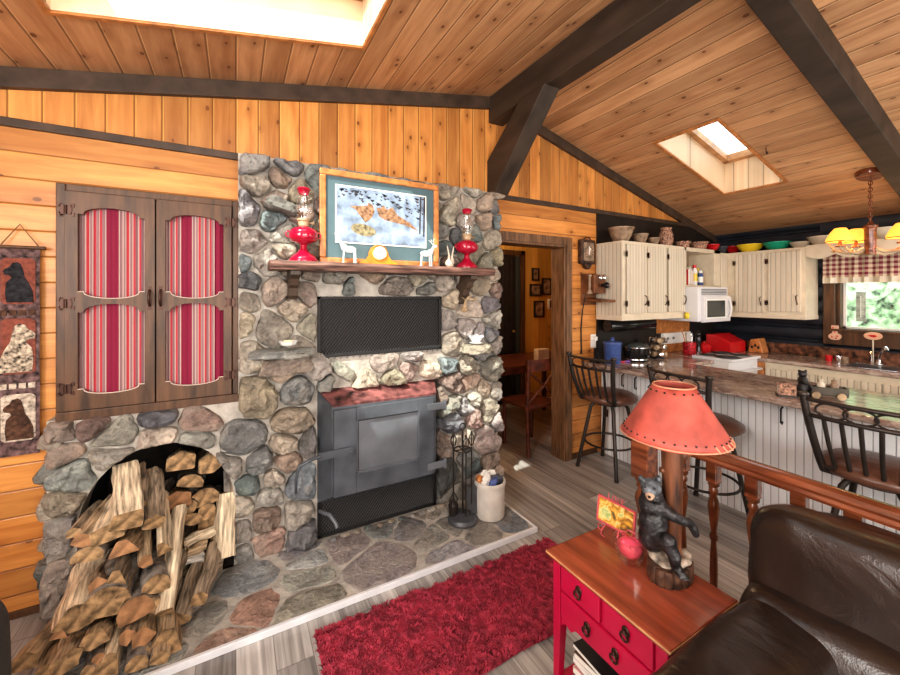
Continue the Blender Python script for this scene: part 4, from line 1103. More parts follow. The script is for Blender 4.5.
# sideways pieces on the niche floor
for (p0, p1, yy, w, lab, mt_, bk) in [((184, 542), (215, 528), 2.42, 11, 'light stick lying crosswise in the niche', 'split_b', 'bark'), ((186, 552), (206, 545), 2.40, 12, 'short plank-like stick crosswise under the light one', 'split', 'bark'),
        ((178, 563), (203, 556), 2.38, 13, 'white birch-barked stick lying crosswise in the niche', 'birch', 'birch'), ((180, 572), (222, 560), 2.42, 15, 'dark log lying crosswise on the niche floor', 'split_c', 'bark')]:
    A, Bp = onY(*p0, yy), onY(*p1, yy + .03); W = w * 1.9 / F
    firelog(A, Bp, W, W * .9, 'round' if mt_ == 'birch' else 'w', .3, lab, 900 + int(p0[1]), mt_, bk)
# the unseen body of the pile keeps the front logs up
for k in range(16):
    col_, row = k % 4, k // 4
    x = -.60 + col_ * .155 + (.05 if row % 2 else 0); z = .085 + row * .105; L = .36
    if row == 3 and col_ == 3: continue
    firelog((x, 2.44 + .01 * col_, z), (x + .02, 2.44 + L, z), .125, .095, ['w', 'half', 'round'][k % 3], .2 * k, 'shadowed log inside the niche stack behind the front tiers', 700 + k, 'split_c', group='shadowed logs stacked inside the niche')
for k in range(8):
    x = -.58 + k * .068; z = .07 + .06 * (k % 2); 
    firelog((x - .04, 2.10 + .01 * (k % 3), z), (x, 2.43, z + .05), .085, .07, 'w', .3 * k, 'shadowed log low in the spilled pile under the upper tiers', 800 + k, 'split_c', group='shadowed logs under the spilled pile')

# ================================================================== RUG
RX0, RX1, RY0, RY1 = .31, 1.70, 1.295, 1.812
rg_ = thing('shag_rug', 'crimson shag runner rug lying on the floor before the hearth', 'rug', ((RX0 + RX1) / 2, (RY0 + RY1) / 2, 0))
m = MB(); nx, ny = 60, 24
def redge(u, v):
    x = RX0 + (RX1 - RX0) * u; y = RY0 + (RY1 - RY0) * v
    x += .012 * noise.noise(Vector((y * 9, 3, u * 3))) ; y += .010 * noise.noise(Vector((x * 7, v * 3, 8)))
    return x, y
rows = []
for j in range(ny + 1):
    r = []
    for i in range(nx + 1):
        x, y = redge(i / nx, j / ny); e = min(1, 6 * min(i / nx * 2.5, 1 - i / nx if False else (1 - i / nx) * 2.5, j / ny, 1 - j / ny))
        r.append(Vector((x, y, .004 + .012 * e ** .5)))
    rows.append(r)
m.rings(rows, False, False, False)
m.build('rug_base', M['rag'], rg_, smooth=80)
m = MB(); vs = m.v; fs = m.f; rr = random.Random(2)
NB = 30000
for k in range(NB):
    u, v = rr.random(), rr.random(); x, y = redge(u, v)
    cl = noise.noise(Vector((x * 22, y * 22, 0))); a = 2 * PI * noise.noise(Vector((x * 13, y * 13, 5))) * 1.6 + rr.uniform(-.7, .7)
    ln = .016 + .010 * rr.random(); hh = .017 + .010 * cl + .006 * rr.random(); w = .0022
    dx, dy = math.cos(a), math.sin(a)
    b = len(vs)
    vs += [Vector((x - dy * w, y + dx * w, .008)), Vector((x + dy * w, y - dx * w, .008)), Vector((x + dx * ln * .5 + dy * w, y + dy * ln * .5 - dx * w, hh)), Vector((x + dx * ln * .5 - dy * w, y + dy * ln * .5 + dx * w, hh)), Vector((x + dx * ln, y + dy * ln, hh * .75))]
    fs.append([b, b + 1, b + 2, b + 3]); fs.append([b + 3, b + 2, b + 4]); m.mi += [0, 0]; m.col += [(1, 1, 1)] * 2
pl_ = m.build('rug_pile', M['rug_pile'], rg_); pl_['kind'] = 'stuff'

# ================================================================== RED SIDE TABLE
T0, T1, U0, U1, TZ = .993, 1.340, .603, 1.066, .60
tb = thing('side_table', 'crimson painted side table with reddish wood top and three drawers', 'side table', ((T0 + T1) / 2, (U0 + U1) / 2, 0))
m = MB().box(T0, T1, U0, U1, TZ - .018, TZ); m.build('tabletop', M['wood_red'], tb, bevel=.004)
m = MB().box(T0 - .0015, T0 + .003, U0, U1, TZ - .010, TZ - .004).box(T0, T1, U0 - .0015, U0 + .003, TZ - .010, TZ - .004); m.build('worn_edge', M['wood_edge'], tb)
i_ = .018
X0, X1, Y0, Y1 = T0 + i_, T1 - i_, U0 + i_, U1 - i_
m = MB()
bz = TZ - .018
m.box(X0 + .008, X1, Y0 + .02, Y1 - .02, bz - .20, bz - .001)
m.build('drawer_case', M['red_paint'], tb)
for (lx, ly) in ((X0, Y0), (X0, Y1), (X1, Y0), (X1, Y1)):
    m = MB(); s = .034; sx_ = 1 if lx == X0 else -1; sy_ = 1 if ly == Y0 else -1
    def sq(k, z): return [(lx, ly, z), (lx + sx_ * k, ly, z), (lx + sx_ * k, ly + sy_ * k, z), (lx, ly + sy_ * k, z)]
    m.rings([sq(.020, .002), sq(s, bz - .23), sq(s, bz)])
    m.build('leg', M['red_paint'], tb, bevel=.002)
m = MB().prism([(Y0 + .03, bz - .235), (Y0 + .055, bz - .215), (Y0 + .08, bz - .225), (Y0 + .10, bz - .205), (Y1 - .10, bz - .205), (Y1 - .08, bz - .225), (Y1 - .055, bz - .215), (Y1 - .03, bz - .235), (Y1 - .03, bz - .195), (Y0 + .03, bz - .195)], 0, X0 + .006, X0 + .018)
m.build('apron', M['red_paint'], tb, bevel=.001)
def drawer(ya, yb2, za, zb2):
    m = MB().box(X0 - .004, X0 + .012, ya, yb2, za, zb2)
    d = m.build('drawer', M['red_paint'], tb, bevel=.004)
    for cy in ([(ya + yb2) / 2] if yb2 - ya < .3 else [ya + .12, yb2 - .12]):
        cz = (za + zb2) / 2
        h = MB().ball((X0 - .006, cy, cz + .008), (.004, .014, .016), 12, 8).ring((X0 - .014, cy, cz - .004), .0125, .003, (1, 0, .15), 20, 6, (1, 1)).ball((X0 - .012, cy, cz + .010), .005, 8, 6)
        h.build('bail_pull', M['hinge'], d, smooth=50)
ym = (Y0 + Y1) / 2
drawer(Y0 + .040, ym - .006, bz - .095, bz - .012); drawer(ym + .006, Y1 - .040, bz - .095, bz - .012); 
drawer(Y0 + .040, Y1 - .040, bz - .19, bz - .105)
m = MB().box(X0 + .004, X1 - .004, Y0 + .01, Y1 - .01, .14, .155); m.build('lower_shelf', M['red_paint'], tb, bevel=.002)
rb = random.Random(9)
labs = ['white magazine', 'thin dark green book', 'cream paperback', 'pale red striped magazine', 'grey-backed book', 'white booklet', 'dark brown album', 'black folder on top']
cols = [(.7, .68, .64), (.08, .10, .08), (.62, .56, .44), (.55, .30, .28), (.30, .30, .30), (.72, .72, .70), (.10, .06, .04), (.02, .02, .02)]
y = .90; z = .1555
for k in range(8):
    th = [.012, .020, .026, .012, .024, .010, .026, .014][k]
    r_ = rotm(z=rb.uniform(-.08, .08)); cxb, cyb = X0 + .15, .90
    bk = thing('book', '%s in the stack on the table\'s lower shelf' % labs[k], 'book', (cxb, cyb, z), 'books and magazines under the side table')
    MB().box(-.115, .115, -.085, .085, 0, th * .9, R=r_).build('cover', plain('cover_%s' % labs[k].replace(' ', '_'), cols[k], .5, var=0), bk, bevel=.001, world=False)
    MB().box(-.1165, .112, -.082, .082, th * .15, th * .75, R=r_).build('pages', M['paper'], bk, world=False)
    z += th * .93

# ================================================================== BEAR LAMP
def tz(v): return TZ + v
lx, ly = 1.272, .765
lp = thing('bear_lamp', 'rustic bear table lamp: black bear hugging a log post, red rawhide shade', 'table lamp', (lx, ly, TZ))
m = MB(); rg3 = random.Random(3)
NBk = 15
for k in range(NBk):
    a = 2 * PI * k / NBk; r = .018
    cxk, cyk = lx - .015 + .066 * math.cos(a), ly + .045 * math.sin(a) + .0
    m.lathe([(r * .9, .001), (r, .01), (r * .95, .04), (r * .9, .052 + .006 * rg3.random())], (cxk, cyk, TZ), 10)
m.lathe([(.06, .001), (.058, .05), (.03, .052)], (lx - .015, ly, TZ), 20)
m.build('stump_base', M['stump'], lp, smooth=50)
m = MB()
m.ball((lx - .012, ly, tz(.056)), (.068, .050, .012), 20, 8); m.ball((lx + .035, ly - .02, tz(.068)), (.022, .02, .016)); m.ball((lx - .055, ly + .03, tz(.08)), (.022, .02, .032)); m.ball((lx - .05, ly + .035, tz(.12)), (.014, .014, .04)); m.ball((lx + .01, ly - .035, tz(.062)), (.03, .018, .012))
o = m.build('rocky_ground', M['moss'], lp); remesh(o, .005, 2)
m = MB()
px_, py_ = lx + .008, ly + .006
rs = [(0, .05, .026), (0, .12, .027), (.002, .20, .029), (0, .30, .031), (-.002, .40, .033), (0, .47, .034)]
m.tube([(px_ + a, py_, tz(b)) for a, b, c in rs], .03, 16, rad=[c for a, b, c in rs])
m.tube([(px_, py_, tz(.38)), (px_ + .05, py_ - .018, tz(.395)), (px_ + .085, py_ - .03, tz(.42))], .014, 10, rad=[.020, .015, .014])
m.tube([(px_, py_, tz(.33)), (px_ - .035, py_ + .02, tz(.345))], .012, 8, rad=[.014, .009])
m.build('log_post', M['post'], lp, smooth=60)
MB().tube([(px_, py_, tz(.46)), (px_, py_, tz(.56))], .008, 10).lathe([(.018, .47), (.018, .52), (.03, .53), (.03, .56), (.02, .60)], (px_, py_, TZ), 14).build('socket_and_bulb', M['brass'], lp, smooth=50)
# bear: seated upright at the camera's left of the post, facing the room, arms round the post
V_ = lambda a, b, c: Vector((px_ + a, py_ + b, tz(c)))
# local frame: toward the camera-left is (-.6,-.1); away along post
m = MB()
def cap(P, R_, seg=12): m.tube(P, .02, seg, rad=R_); [m.ball(p, r, 12, 8) for p, r in zip(P, R_)]
bL = Vector((-.80, .45, 0)).normalized()   # to the left in view
bF = Vector((-.45, -.80, 0)).normalized()  # toward the camera
def W(l, f, z): return Vector((px_, py_, TZ)) + bL * (l * 1.15 + .014) + bF * f * 1.15 + Vector((0, 0, z * .93))
m.ball(W(.050, .010, .14), (.046, .044, .050)); m.ball(W(.050, .012, .19), (.046, .044, .058)); m.ball(W(.048, .006, .245), (.045, .044, .048)); m.ball(W(.052, .012, .285), (.035, .035, .034))
cap([W(.045, .02, .26), W(.012, .045, .235), W(-.020, .045, .215), W(-.040, .035, .205)], [.022, .018, .015, .013])          # near arm across the post
cap([W(-.040, .035, .205), W(-.052, .035, .185), W(-.058, .035, .165)], [.013, .014, .012])
cap([W(.04, -.015, .26), W(.015, -.045, .26), W(-.01, -.045, .27)], [.018, .015, .012])          # far arm
cap([W(.050, .035, .15), W(.038, .070, .165), W(.026, .078, .12), W(.020, .072, .085), W(.012, .088, .070)], [.030, .025, .020, .016, .014])   # near hind leg
cap([W(.045, -.02, .14), W(.03, -.045, .13), W(.02, -.04, .09)], [.026, .02, .015])
for k in range(4): m.tube([W(.012 + (k - 1.5) * .007, .094, .070), W(.010 + (k - 1.5) * .008, .106, .062)], .003, 6, rad=[.004, .002])
o = m.build('bear_body', M['bearfur'], lp); remesh(o, .0042, 3)
m = MB(); H = W(.062, .024, .322)
m.ball(H, (.032, .032, .029)); m.ball(H + bF * .020 + bL * .012 + Vector((0, 0, -.002)), (.024, .024, .020))
for sd in (-1, 1): m.ball(H + (bL * sd * .7 - bF * .2).normalized() * .029 + Vector((0, 0, .022)), (.011, .011, .013), 10, 8)
hd = m.build('bear_head', M['bearhead'], lp); remesh(hd, .003, 3)
fwd = (bF * .9 + bL * .55).normalized(); sid = fwd.cross(Vector((0, 0, 1)))
m = MB(); m.ball(H + fwd * .040 + Vector((0, 0, -.010)), (.014, .014, .012)); m.ball(H + fwd * .050 + Vector((0, 0, -.012)), (.010, .010, .009)); o = m.build('muzzle', M['muzzle'], hd, smooth=60)
m = MB().ball(H + fwd * .060 + Vector((0, 0, -.007)), (.005, .005, .004), 10, 8)
for sd in (-1, 1): m.ball(H + fwd * .034 + sid * sd * .013 + Vector((0, 0, .010)), .0032, 8, 6)
m.build('nose_and_eyes', M['blackgloss'], hd, smooth=60)
# shade
m = MB(); n = 48; zb_, zt_ = tz(.462), tz(.628); rb_, rt = .163, .062; cx, cy = px_ + .004, py_ - .003
rs = []
for k in range(9):
    t = k / 8; z = zb_ + (zt_ - zb_) * t; r = rb_ + (rt - rb_) * t
    rs.append([(cx + (r + .003 * noise.noise(Vector((math.cos(2 * PI * i / n) * 2, math.sin(2 * PI * i / n) * 2, t * 2)))) * math.cos(2 * PI * i / n), cy + (r + .003 * noise.noise(Vector((math.cos(2 * PI * i / n) * 2, math.sin(2 * PI * i / n) * 2, t * 2)))) * math.sin(2 * PI * i / n), z + (.004 * math.sin(3 * 2 * PI * i / n) if k in (0, 8) else 0)) for i in range(n)])
m.rings(rs, False, False)
sh = m.build('lamp_shade', M['shade'], lp, smooth=70)
so = sh.modifiers.new('solid', 'SOLIDIFY'); so.thickness = .0025
m = MB().ring((cx, cy, zb_ + .001), rb_ + .001, .0024).ring((cx, cy, zt_), rt + .001, .003); m.build('rim_binding', M['lace'], sh, smooth=60)
m = MB()
for i in range(34):
    a = 2 * PI * i / 34
    for (rr_, zz, sl) in ((rb_ - .013, zb_ + .018, 1), (rt + .010, zt_ - .014, 1)):
        if rr_ < .1 and i % 2: continue
        p = Vector((cx + (rr_ + .004) * math.cos(a), cy + (rr_ + .004) * math.sin(a), zz)); m.ball(p, .0032, 8, 6)
m.build('punched_holes', M['black'], sh)
m = MB()
for i in range(34):
    a = 2 * PI * i / 34; a2 = a + .05
    if not (-1.9 < a - 2 * PI * (a > PI) < .6): continue
    p = Vector((cx + (rb_ - .009) * math.cos(a), cy + (rb_ - .009) * math.sin(a), zb_ + .018)); q = Vector((cx + (rb_ + .004) * math.cos(a2), cy + (rb_ + .004) * math.sin(a2), zb_))
    m.tube([p, q], .0025, 6)
m.build('lacing', M['lace'], sh)

# --- LOVE photo frame
def yv(px, py, z): return onZ(px, py, z)
P0 = onZ(600, 524, TZ); P1 = onZ(630, 552, TZ)
c = Vector((1.155, 1.00, TZ)); c = (onZ(607, 532, TZ) + onZ(634, 548, TZ)) / 2
c = Vector((1.262, .985, TZ))
fr_ = thing('love_photo_frame', 'pink metal picture frame lettered LOVE, set at a slant on the side table', 'photo frame', c, rz=math.radians(-86))
# local: x along frame width, facing -y
tilt = rotm(x=-.12)
fw, fh = .135, .084; fz = .030
m = MB()
for (a0_, a1_, b0_, b1_) in ((-fw / 2, fw / 2, fz, fz + .006), (-fw / 2, fw / 2, fz + fh - .006, fz + fh), (-fw / 2, -fw / 2 + .006, fz, fz + fh), (fw / 2 - .006, fw / 2, fz, fz + fh)):
    m.box(a0_, a1_, -.004, .004, b0_, b1_, R=tilt)
m.build('frame', M['pinkmetal'], fr_, world=False, bevel=.001)
pcm = NT('colourful_cow_photo'); pn = pcm.noise(pcm.coord(), 26, 3, .6, 1.0)
pcm.col(pcm.ramp(pn, [(.30, (.05, .10, .05)), (.40, (.42, .20, .05)), (.48, (.75, .42, .06)), (.56, (.80, .70, .30)), (.64, (.25, .45, .15)), (.72, (.75, .72, .66))])); pcm.rough(.3)
MB().box(-fw / 2 + .005, fw / 2 - .005, -.001, .001, fz + .005, fz + fh - .005, R=tilt).build('photo', pcm.m, fr_, world=False)
m = MB()
def stroke(pts): m.tube([tilt @ Vector((a, 0, b)) for a, b in pts], .0016, 6)
zt2 = fz + fh + .001; lh = .016; x_ = -.030
stroke([(x_, zt2 + lh), (x_, zt2), (x_ + .010, zt2)])
stroke([(x_ + .021 + .006 * math.cos(t * PI / 6), zt2 + lh / 2 + lh / 2 * math.sin(t * PI / 6)) for t in range(13)])
stroke([(x_ + .030, zt2 + lh), (x_ + .036, zt2), (x_ + .042, zt2 + lh)])
stroke([(x_ + .058, zt2 + lh), (x_ + .048, zt2 + lh), (x_ + .048, zt2), (x_ + .058, zt2)]); stroke([(x_ + .048, zt2 + lh / 2), (x_ + .056, zt2 + lh / 2)])
m.build('love_lettering', M['pinkmetal'], fr_, world=False, smooth=60)
m = MB()
for sd in (-1, 1):
    X_ = sd * .03
    m.tube([(X_, 0, fz), (X_ + sd * .010, -.006, fz * .5), (X_ + sd * .004, -.02, .004), (X_ - sd * .010, -.022, .003)], .0022, 6)
    m.ring((X_ + sd * .018, -.002, .016), .011, .0018, (0, 1, 0), 18, 6)
    m.tube([(X_, 0, fz), (X_, .035, .003)], .0022, 6)
m.build('scrolled_stand', M['pinkmetal'], fr_, world=False, smooth=60)
fr_.scale = (1.18,) * 3
# --- candle glass
c = onZ(630, 562, TZ); c = Vector((c.x, c.y, TZ + .0005))
cg = thing('candle_glass', 'faceted glass bowl of pink candle wax beside the bear lamp', 'candle', c)
MB().lathe([(.024, 0), (.029, .004), (.040, .03), (.043, .055), (.045, .072), (.042, .072), (.040, .05), (.037, .03), (.024, .008), (.001, .007)], (0, 0, 0), 14).build('glass_bowl', M['glass'], cg, world=False, smooth=20)
m = MB().lathe([(.018, .018), (.030, .03), (.036, .05), (.028, .060), (.010, .068)], (0, 0, 0), 20)
for k in range(14): m.ball((.02 * math.cos(k), .02 * math.sin(k * 1.7), .056 + .005 * math.sin(k * 3)), .007, 8, 6)
m.build('pink_wax', M['pinkwax'], cg, world=False, smooth=60)
m = MB(); m.tube([(-.03, .02, .07), (-.01, .03, .08), (.01, .02, .075), (.03, .03, .07), (.038, .01, .066)], .002, 6).build('wire_handle', M['pinkmetal'], cg, world=False)

cg.scale = (1.18,) * 3
# ================================================================== RAILING
RX = 1.665; RZ = .915
rl = thing('stair_rail', 'glossy reddish-brown handrail behind the leather recliner', 'railing', (RX, .3, .88))
m = MB(); P = [(-.033, -.048), (.033, -.048), (.036, -.038), (.030, -.028), (.034, -.018), (.026, -.004), (.012, .002), (-.012, .002), (-.026, -.004), (-.034, -.018), (-.030, -.028), (-.036, -.038)]
m.rings([[(RX + a, yv_, RZ + b) for a, b in P] for yv_ in (-1.1, 1.20)])
m.build('handrail', M['rail'], rl, smooth=35)
nw = thing('newel_post', 'square-topped turned newel post behind the lamp', 'post', (RX, 1.135, 0))
def post(par, s, zt, zb, big=1.0):
    m = MB().box(RXl - s, RXl + s, -s, s, zb, zt); m.build('square_block', M['rail'], par, world=False, bevel=.005)
    z = zb; m = MB()
    pr = [(s * .95, z), (s * .95, z - .012), (s * .55, z - .02), (s * .8, z - .032), (s * .8, z - .040), (s * .5, z - .05), (s * .85, z - .075), (s * 1.0, z - .10), (s * .8, z - .14), (s * .5, z - .19), (s * .42, z - .20), (s * .7, z - .21), (s * .7, z - .225), (s * .45, z - .235), (s * .62, z - .29), (s * .68, z - .36), (s * .55, z - .46), (s * .42, z - .53), (s * .7, z - .54), (s * .7, z - .555), (s * .5, z - .57), (s * .75, z - .60), (s * .6, .05), (s * .9, .03), (s * .9, .001)]
    m.lathe(pr[::-1], (0, 0, 0), 18); m.build('turned_shaft', M['turned'], par, world=False, smooth=50)
RXl = 0
post(nw, .042, RZ - .045, .68)
bal = thing('baluster', 'first turned baluster, between newel and lamp post', 'baluster', (RX, .957, 0), 'turned balusters under the handrail')
post(bal, .021, RZ - .049, .785)
bl = ['second turned baluster, just right of the bear lamp', 'third turned baluster, beside the recliner back\'s left corner', 'fourth baluster, its block seen above the recliner back', 'fifth baluster, seen below the rail in front of the right stool', 'sixth baluster, hidden low at the right behind the recliner']
for k, yy_ in enumerate((.836, .702, .568, .436, .304)): dup(bal, (RX, yy_, 0), bl[k])

# ================================================================== RECLINER
rc = thing('leather_recliner', 'dark brown leather recliner at the lower right, back to the railing', 'recliner', (1.15, .1, 0))
def puff(name, c, s, e1=.35, e2=.35, R=None, seed=0, amp=.012, parent=rc, mat='leather', fr_=5, cr=None, nseg=56):
    m = MB(); R = R or rotm(); c = Vector(c)
    sg = lambda v, e: math.copysign(abs(v) ** e, v)
    rs = []; nr = 36
    for k in range(nr + 1):
        ph = -PI / 2 + PI * k / nr
        ring = []
        for i in range(nseg):
            th = 2 * PI * i / nseg
            p = Vector((s[0] * sg(math.cos(ph), e1) * sg(math.cos(th), e2), s[1] * sg(math.cos(ph), e1) * sg(math.sin(th), e2), s[2] * sg(math.sin(ph), e1)))
            nn = Vector((p.x / s[0] ** 2, p.y / s[1] ** 2, p.z / s[2] ** 2)).normalized()
            d = amp * noise.noise(Vector((p.x * fr_ + seed, p.y * fr_, p.z * fr_))) + amp * .4 * noise.noise(Vector((p.x * fr_ * 3, p.y * fr_ * 3 + seed, p.z * fr_ * 3)))
            if cr: d += cr(p)
            ring.append(R @ (p + nn * d) + c)
        rs.append(ring)
    m.rings(rs); o = m.build(name, M[mat], parent, smooth=75)
    return o
# backrest: upper and lower pillows leaning back, facing -x
puff('headrest_cushion', (1.475, .080, .728), (.105, .160, .53), .30, .50, rotm(y=.16) @ rotm(x=PI / 2), 1, .012)
puff('lumbar_cushion', (1.395, .080, .535), (.135, .155, .52), .30, .62, rotm(y=.10) @ rotm(x=PI / 2), 4, .016)
puff('back_shell', (1.545, .080, .49), (.06, .515, .38), .3, .3, rotm(y=.10), 7, .004)
crz = lambda p: .0042 * math.sin(p.z * 95 + p.y * 10 + 3 * noise.noise(p * 7)) * max(0, min(1, (-p.x + .02) * 18)) * max(0, 1 - abs(p.z - .02) * 4)
puff('armrest_pad', (1.03, .468, .580), (.085, .115, .41), .42, .60, rotm(y=PI / 2), 2, .010, cr=crz)
puff('armrest_panel', (1.09, .47, .28), (.33, .075, .26), .25, .25, None, 3, .004)
puff('armrest_pad', (1.06, -.25, .555), (.085, .105, .345), .42, .60, rotm(y=PI / 2), 5, .010)
puff('armrest_panel', (1.08, -.265, .28), (.33, .075, .26), .25, .25, None, 6, .004)
puff('seat_cushion', (1.02, .11, .37), (.33, .27, .11), .45, .35, None, 8, .012)
puff('footrest_panel', (.74, .11, .24), (.05, .26, .17), .3, .3, None, 9, .006)
MB().box(.80, 1.45, -.22, .44, .02, .14).build('base', M['black'], rc, bevel=.01)
m = MB()
sp = []
for i in range(40):
    t = -1 + 2 * i / 39
    sp.append((1.46 + .045, .080 + .525 * t, .732 + .150 * (1 - abs(t) ** 5)))
m.tube(sp, .004, 6); m.build('back_seam', M['leather'], rc, smooth=60)
# grey armchair corner at the far left
g = thing('grey_armchair', 'charcoal upholstered armchair, only its arm showing at the lower left edge', 'armchair', (-1.1, 1.2, 0))
puff('armrest', (-.805, 1.42, .39), (.22, .33, .27), .4, .4, None, 3, .006, parent=g, mat='grey_fabric')
puff('seat', (-1.10, 1.15, .25), (.35, .32, .2), .4, .4, None, 5, .006, parent=g, mat='grey_fabric')
puff('backrest', (-1.42, 1.2, .50), (.12, .36, .42), .4, .4, None, 6, .006, parent=g, mat='grey_fabric')

# ================================================================== BAR STOOLS
def make_stool(label):
    s = thing('bar_stool', label, 'bar stool', (0, 0, 0), 'bar stools at the peninsula')
    MB().lathe([(.16, .605), (.215, .612), (.232, .630), (.228, .654), (.185, .678), (.10, .692), (.001, .694)], (0, 0, 0), 36).build('seat', M['seat_leather'], s, smooth=60)
    MB().lathe([(.12, .575), (.13, .578), (.13, .59), (.17, .596), (.185, .603), (.185, .616), (.12, .618)], (0, 0, 0), 28).build('swivel_plate', M['iron'], s, smooth=35)
    m = MB().ring((0, 0, .24), .205, .009)
    m.build('foot_ring', M['iron'], s, smooth=60)
    for a in (45, 135, 225, 315):
        a = math.radians(a); c_, s_ = math.cos(a), math.sin(a)
        l = MB().tube([(.12 * c_, .12 * s_, .585), (.155 * c_, .155 * s_, .54), (.265 * c_, .265 * s_, .015)], .0155, 10).lathe([(.018, .002), (.018, .02), (.013, .024)], (.265 * c_, .265 * s_, 0), 12)
        l.build('leg', M['iron'], s, smooth=50)
    b = MB()
    hw = .215
    pb_, pt_ = lambda sd: Vector((-.175, sd * .165, .625)), lambda sd: Vector((-.255, sd * hw, 1.015))
    def at(sd, t):     # point on a post, bowed back
        p = pb_(sd).lerp(pt_(sd), t); return p + Vector((-.03 * math.sin(t * PI * .8), 0, 0))
    for sd in (-1, 1):
        p = MB().tube([Vector((-.10, sd * .12, .60))] + [at(sd, t / 8) for t in range(9)], .0175, 10)
        e = at(sd, 1); p.lathe([(.014, -.012), (.022, -.006), (.024, .004), (.020, .012), (.008, .014)], e, 14)
        p.build('back_post', M['iron'], s, smooth=50)
    def rail(t, nm, r=.011, back=.035):
        pts = []
        for k in range(13):
            u = -1 + k / 6; q = at(-1, t).lerp(at(1, t), k / 12); q.x -= back * (1 - u * u); pts.append(q)
        MB().tube(pts, r, 8).build(nm, M['iron'], s, smooth=60); return pts
    r1 = rail(.95, 'top_rail'); r2 = rail(.74, 'lower_rail'); r3 = rail(.04, 'base_rail', .010, .02)
    for k in range(3):
        i = 3 + k * 3
        c1, c2 = r1[i], r2[i]; c0 = (c1 + c2) / 2
        MB().ring(c0, .043, .0055, (1, 0, .15), 24, 6, (1.35, .88)).build('rail_ring', M['iron'], s, smooth=60)
    for k in range(5):
        u = (k + 1) / 6; i = int(round(u * 12)); a_, b_ = r2[i], r3[i]; md = (a_ + b_) / 2 + Vector((-.012, 0, 0))
        MB().tube([a_, md, b_], .0098, 8).build('spindle', M['iron'], s, smooth=60)
    return s
s1 = make_stool('leftmost bar stool, nearest the hall doorway, brown leather seat')
s1.location = (2.88, 2.30, 0); s1.rotation_euler = (0, 0, math.radians(6))
dup(s1, (2.865, 1.50, 0), 'middle bar stool, its back half hidden behind the red lampshade', math.radians(-6))
dup(s1, (2.86, .66, 0), 'right-hand bar stool standing behind the handrail, wide ringed back', math.radians(2))
# ================================================================== KITCHEN
CZ = .90
# --- peninsula and counters
pn = thing('peninsula', 'kitchen peninsula with white beadboard side facing the bar stools', 'kitchen island', (3.35, 1.0, 0))
PX0, PX1, PY0 = 3.12, 3.62, -.9
m = MB().box(PX0 + .01, PX1, PY0, WY - .02, .0, CZ - .035); m.build('cabinet_body', M['cream'], pn)
m = MB().box(PX0, PX0 + .012, PY0, WY - .02, .0, CZ - .035); m.build('beadboard_panel', M['white_y'], pn)
def rounded_top(name, x0, x1, y0, y1, parent, cut=None):
    m = MB().box(x0, x1, y0, y1, CZ - .036, CZ); return m.build(name, M['counter'], parent, bevel=.012, segs=4)
rounded_top('countertop', 2.86, 3.66, PY0, WY - .013, pn)
for (yy_) in (2.33, 2.20, 1.98, 1.15, .4):
    MB().tube([(PX0 - .001, yy_, .80), (PX0 - .028, yy_, .79), (PX0 - .03, yy_, .70), (PX0 - .012, yy_, .69), (PX0 - .004, yy_, .705)], .005, 8).build('coat_hook', M['black'], pn, smooth=60)
m = MB().box(PX0 - .006, PX0, 2.50, 2.545, .36, .43); m.build('outlet', M['hinge'], pn, bevel=.002)
bc = thing('corner_counter', 'brown laminate counter run along the fireplace-side kitchen wall', 'counter', (3.85, 2.3, 0))
m = MB().box(3.665, 4.04, 2.05, WY - .013, .0, CZ - .036); m.build('cabinet_body', M['cream'], bc)
rounded_top('countertop', 3.661, 4.04, 2.02, WY - .013, bc)
sc_ = thing('sink_counter', 'sink counter with cream beadboard doors under the kitchen window', 'counter', (4.9, 1.0, 0))
SX = 4.61
m = MB().box(SX + .02, WX - .04, -1.6, WY - .02, 0, CZ - .036); m.build('cabinet_body', M['cream'], sc_)
m = MB().box(SX - .02, WX - .04, -1.6, WY - .02, CZ - .036, CZ); m.build('countertop', M['counter'], sc_, bevel=.012, segs=4)
m = MB().box(WX - .062, WX - .04, -1.6, WY - .02, CZ, CZ + .11); m.build('backsplash', plain('brown_backsplash', (.17, .075, .042), .35, var=.6, scale=22), sc_, bevel=.003)
for k in range(7):
    yb_ = 1.84 - k * .40
    d = MB().box(SX, SX + .02, yb_ - .39, yb_, .10, .80).build('beadboard_door', M['cream_y'], sc_, bevel=.003)
    sd = -1 if k % 2 else 1
    hy = yb_ - .195 - sd * .15
    MB().tube([(SX, hy, .735), (SX - .02, hy + .006, .725), (SX - .024, hy, .69), (SX - .02, hy - .006, .655), (SX, hy, .645)], .004, 8).build('pull_handle', M['hinge'], d, smooth=60)
m = MB().box(SX + .001, SX + .02, 1.85, 2.05, .0, .86); m.build('end_panel', M['honey'], sc_)
m = MB(); sk = thing('kitchen_sink', 'double stainless sink set in the counter below the window', 'sink', (4.86, .95, CZ))
for (ya, yb_) in ((.98, 1.32), (.58, .94)):
    m.box(4.68, 4.70, ya, yb_, CZ + .0005, CZ + .008).box(5.02, 5.04, ya, yb_, CZ + .0005, CZ + .008).box(4.70, 5.02, ya, ya + .02, CZ + .0005, CZ + .008).box(4.70, 5.02, yb_ - .02, yb_, CZ + .0005, CZ + .008)
m.build('rim', M['chrome'], sk, bevel=.003)
m = MB()
for (ya, yb_) in ((.98, 1.32), (.58, .94)): m.box(4.70, 5.02, ya + .02, yb_ - .02, CZ + .0002, CZ + .002)
m.build('basin', M['burner'], sk)
fy = 1.165
fa = thing('faucet', 'chrome kitchen faucet behind the sink', 'faucet', (5.06, fy, CZ))
MB().lathe([(.03, .0005), (.03, .012), (.018, .02), (.016, .05)], (5.06, fy, CZ), 16).build('base', M['chrome'], fa, smooth=50)
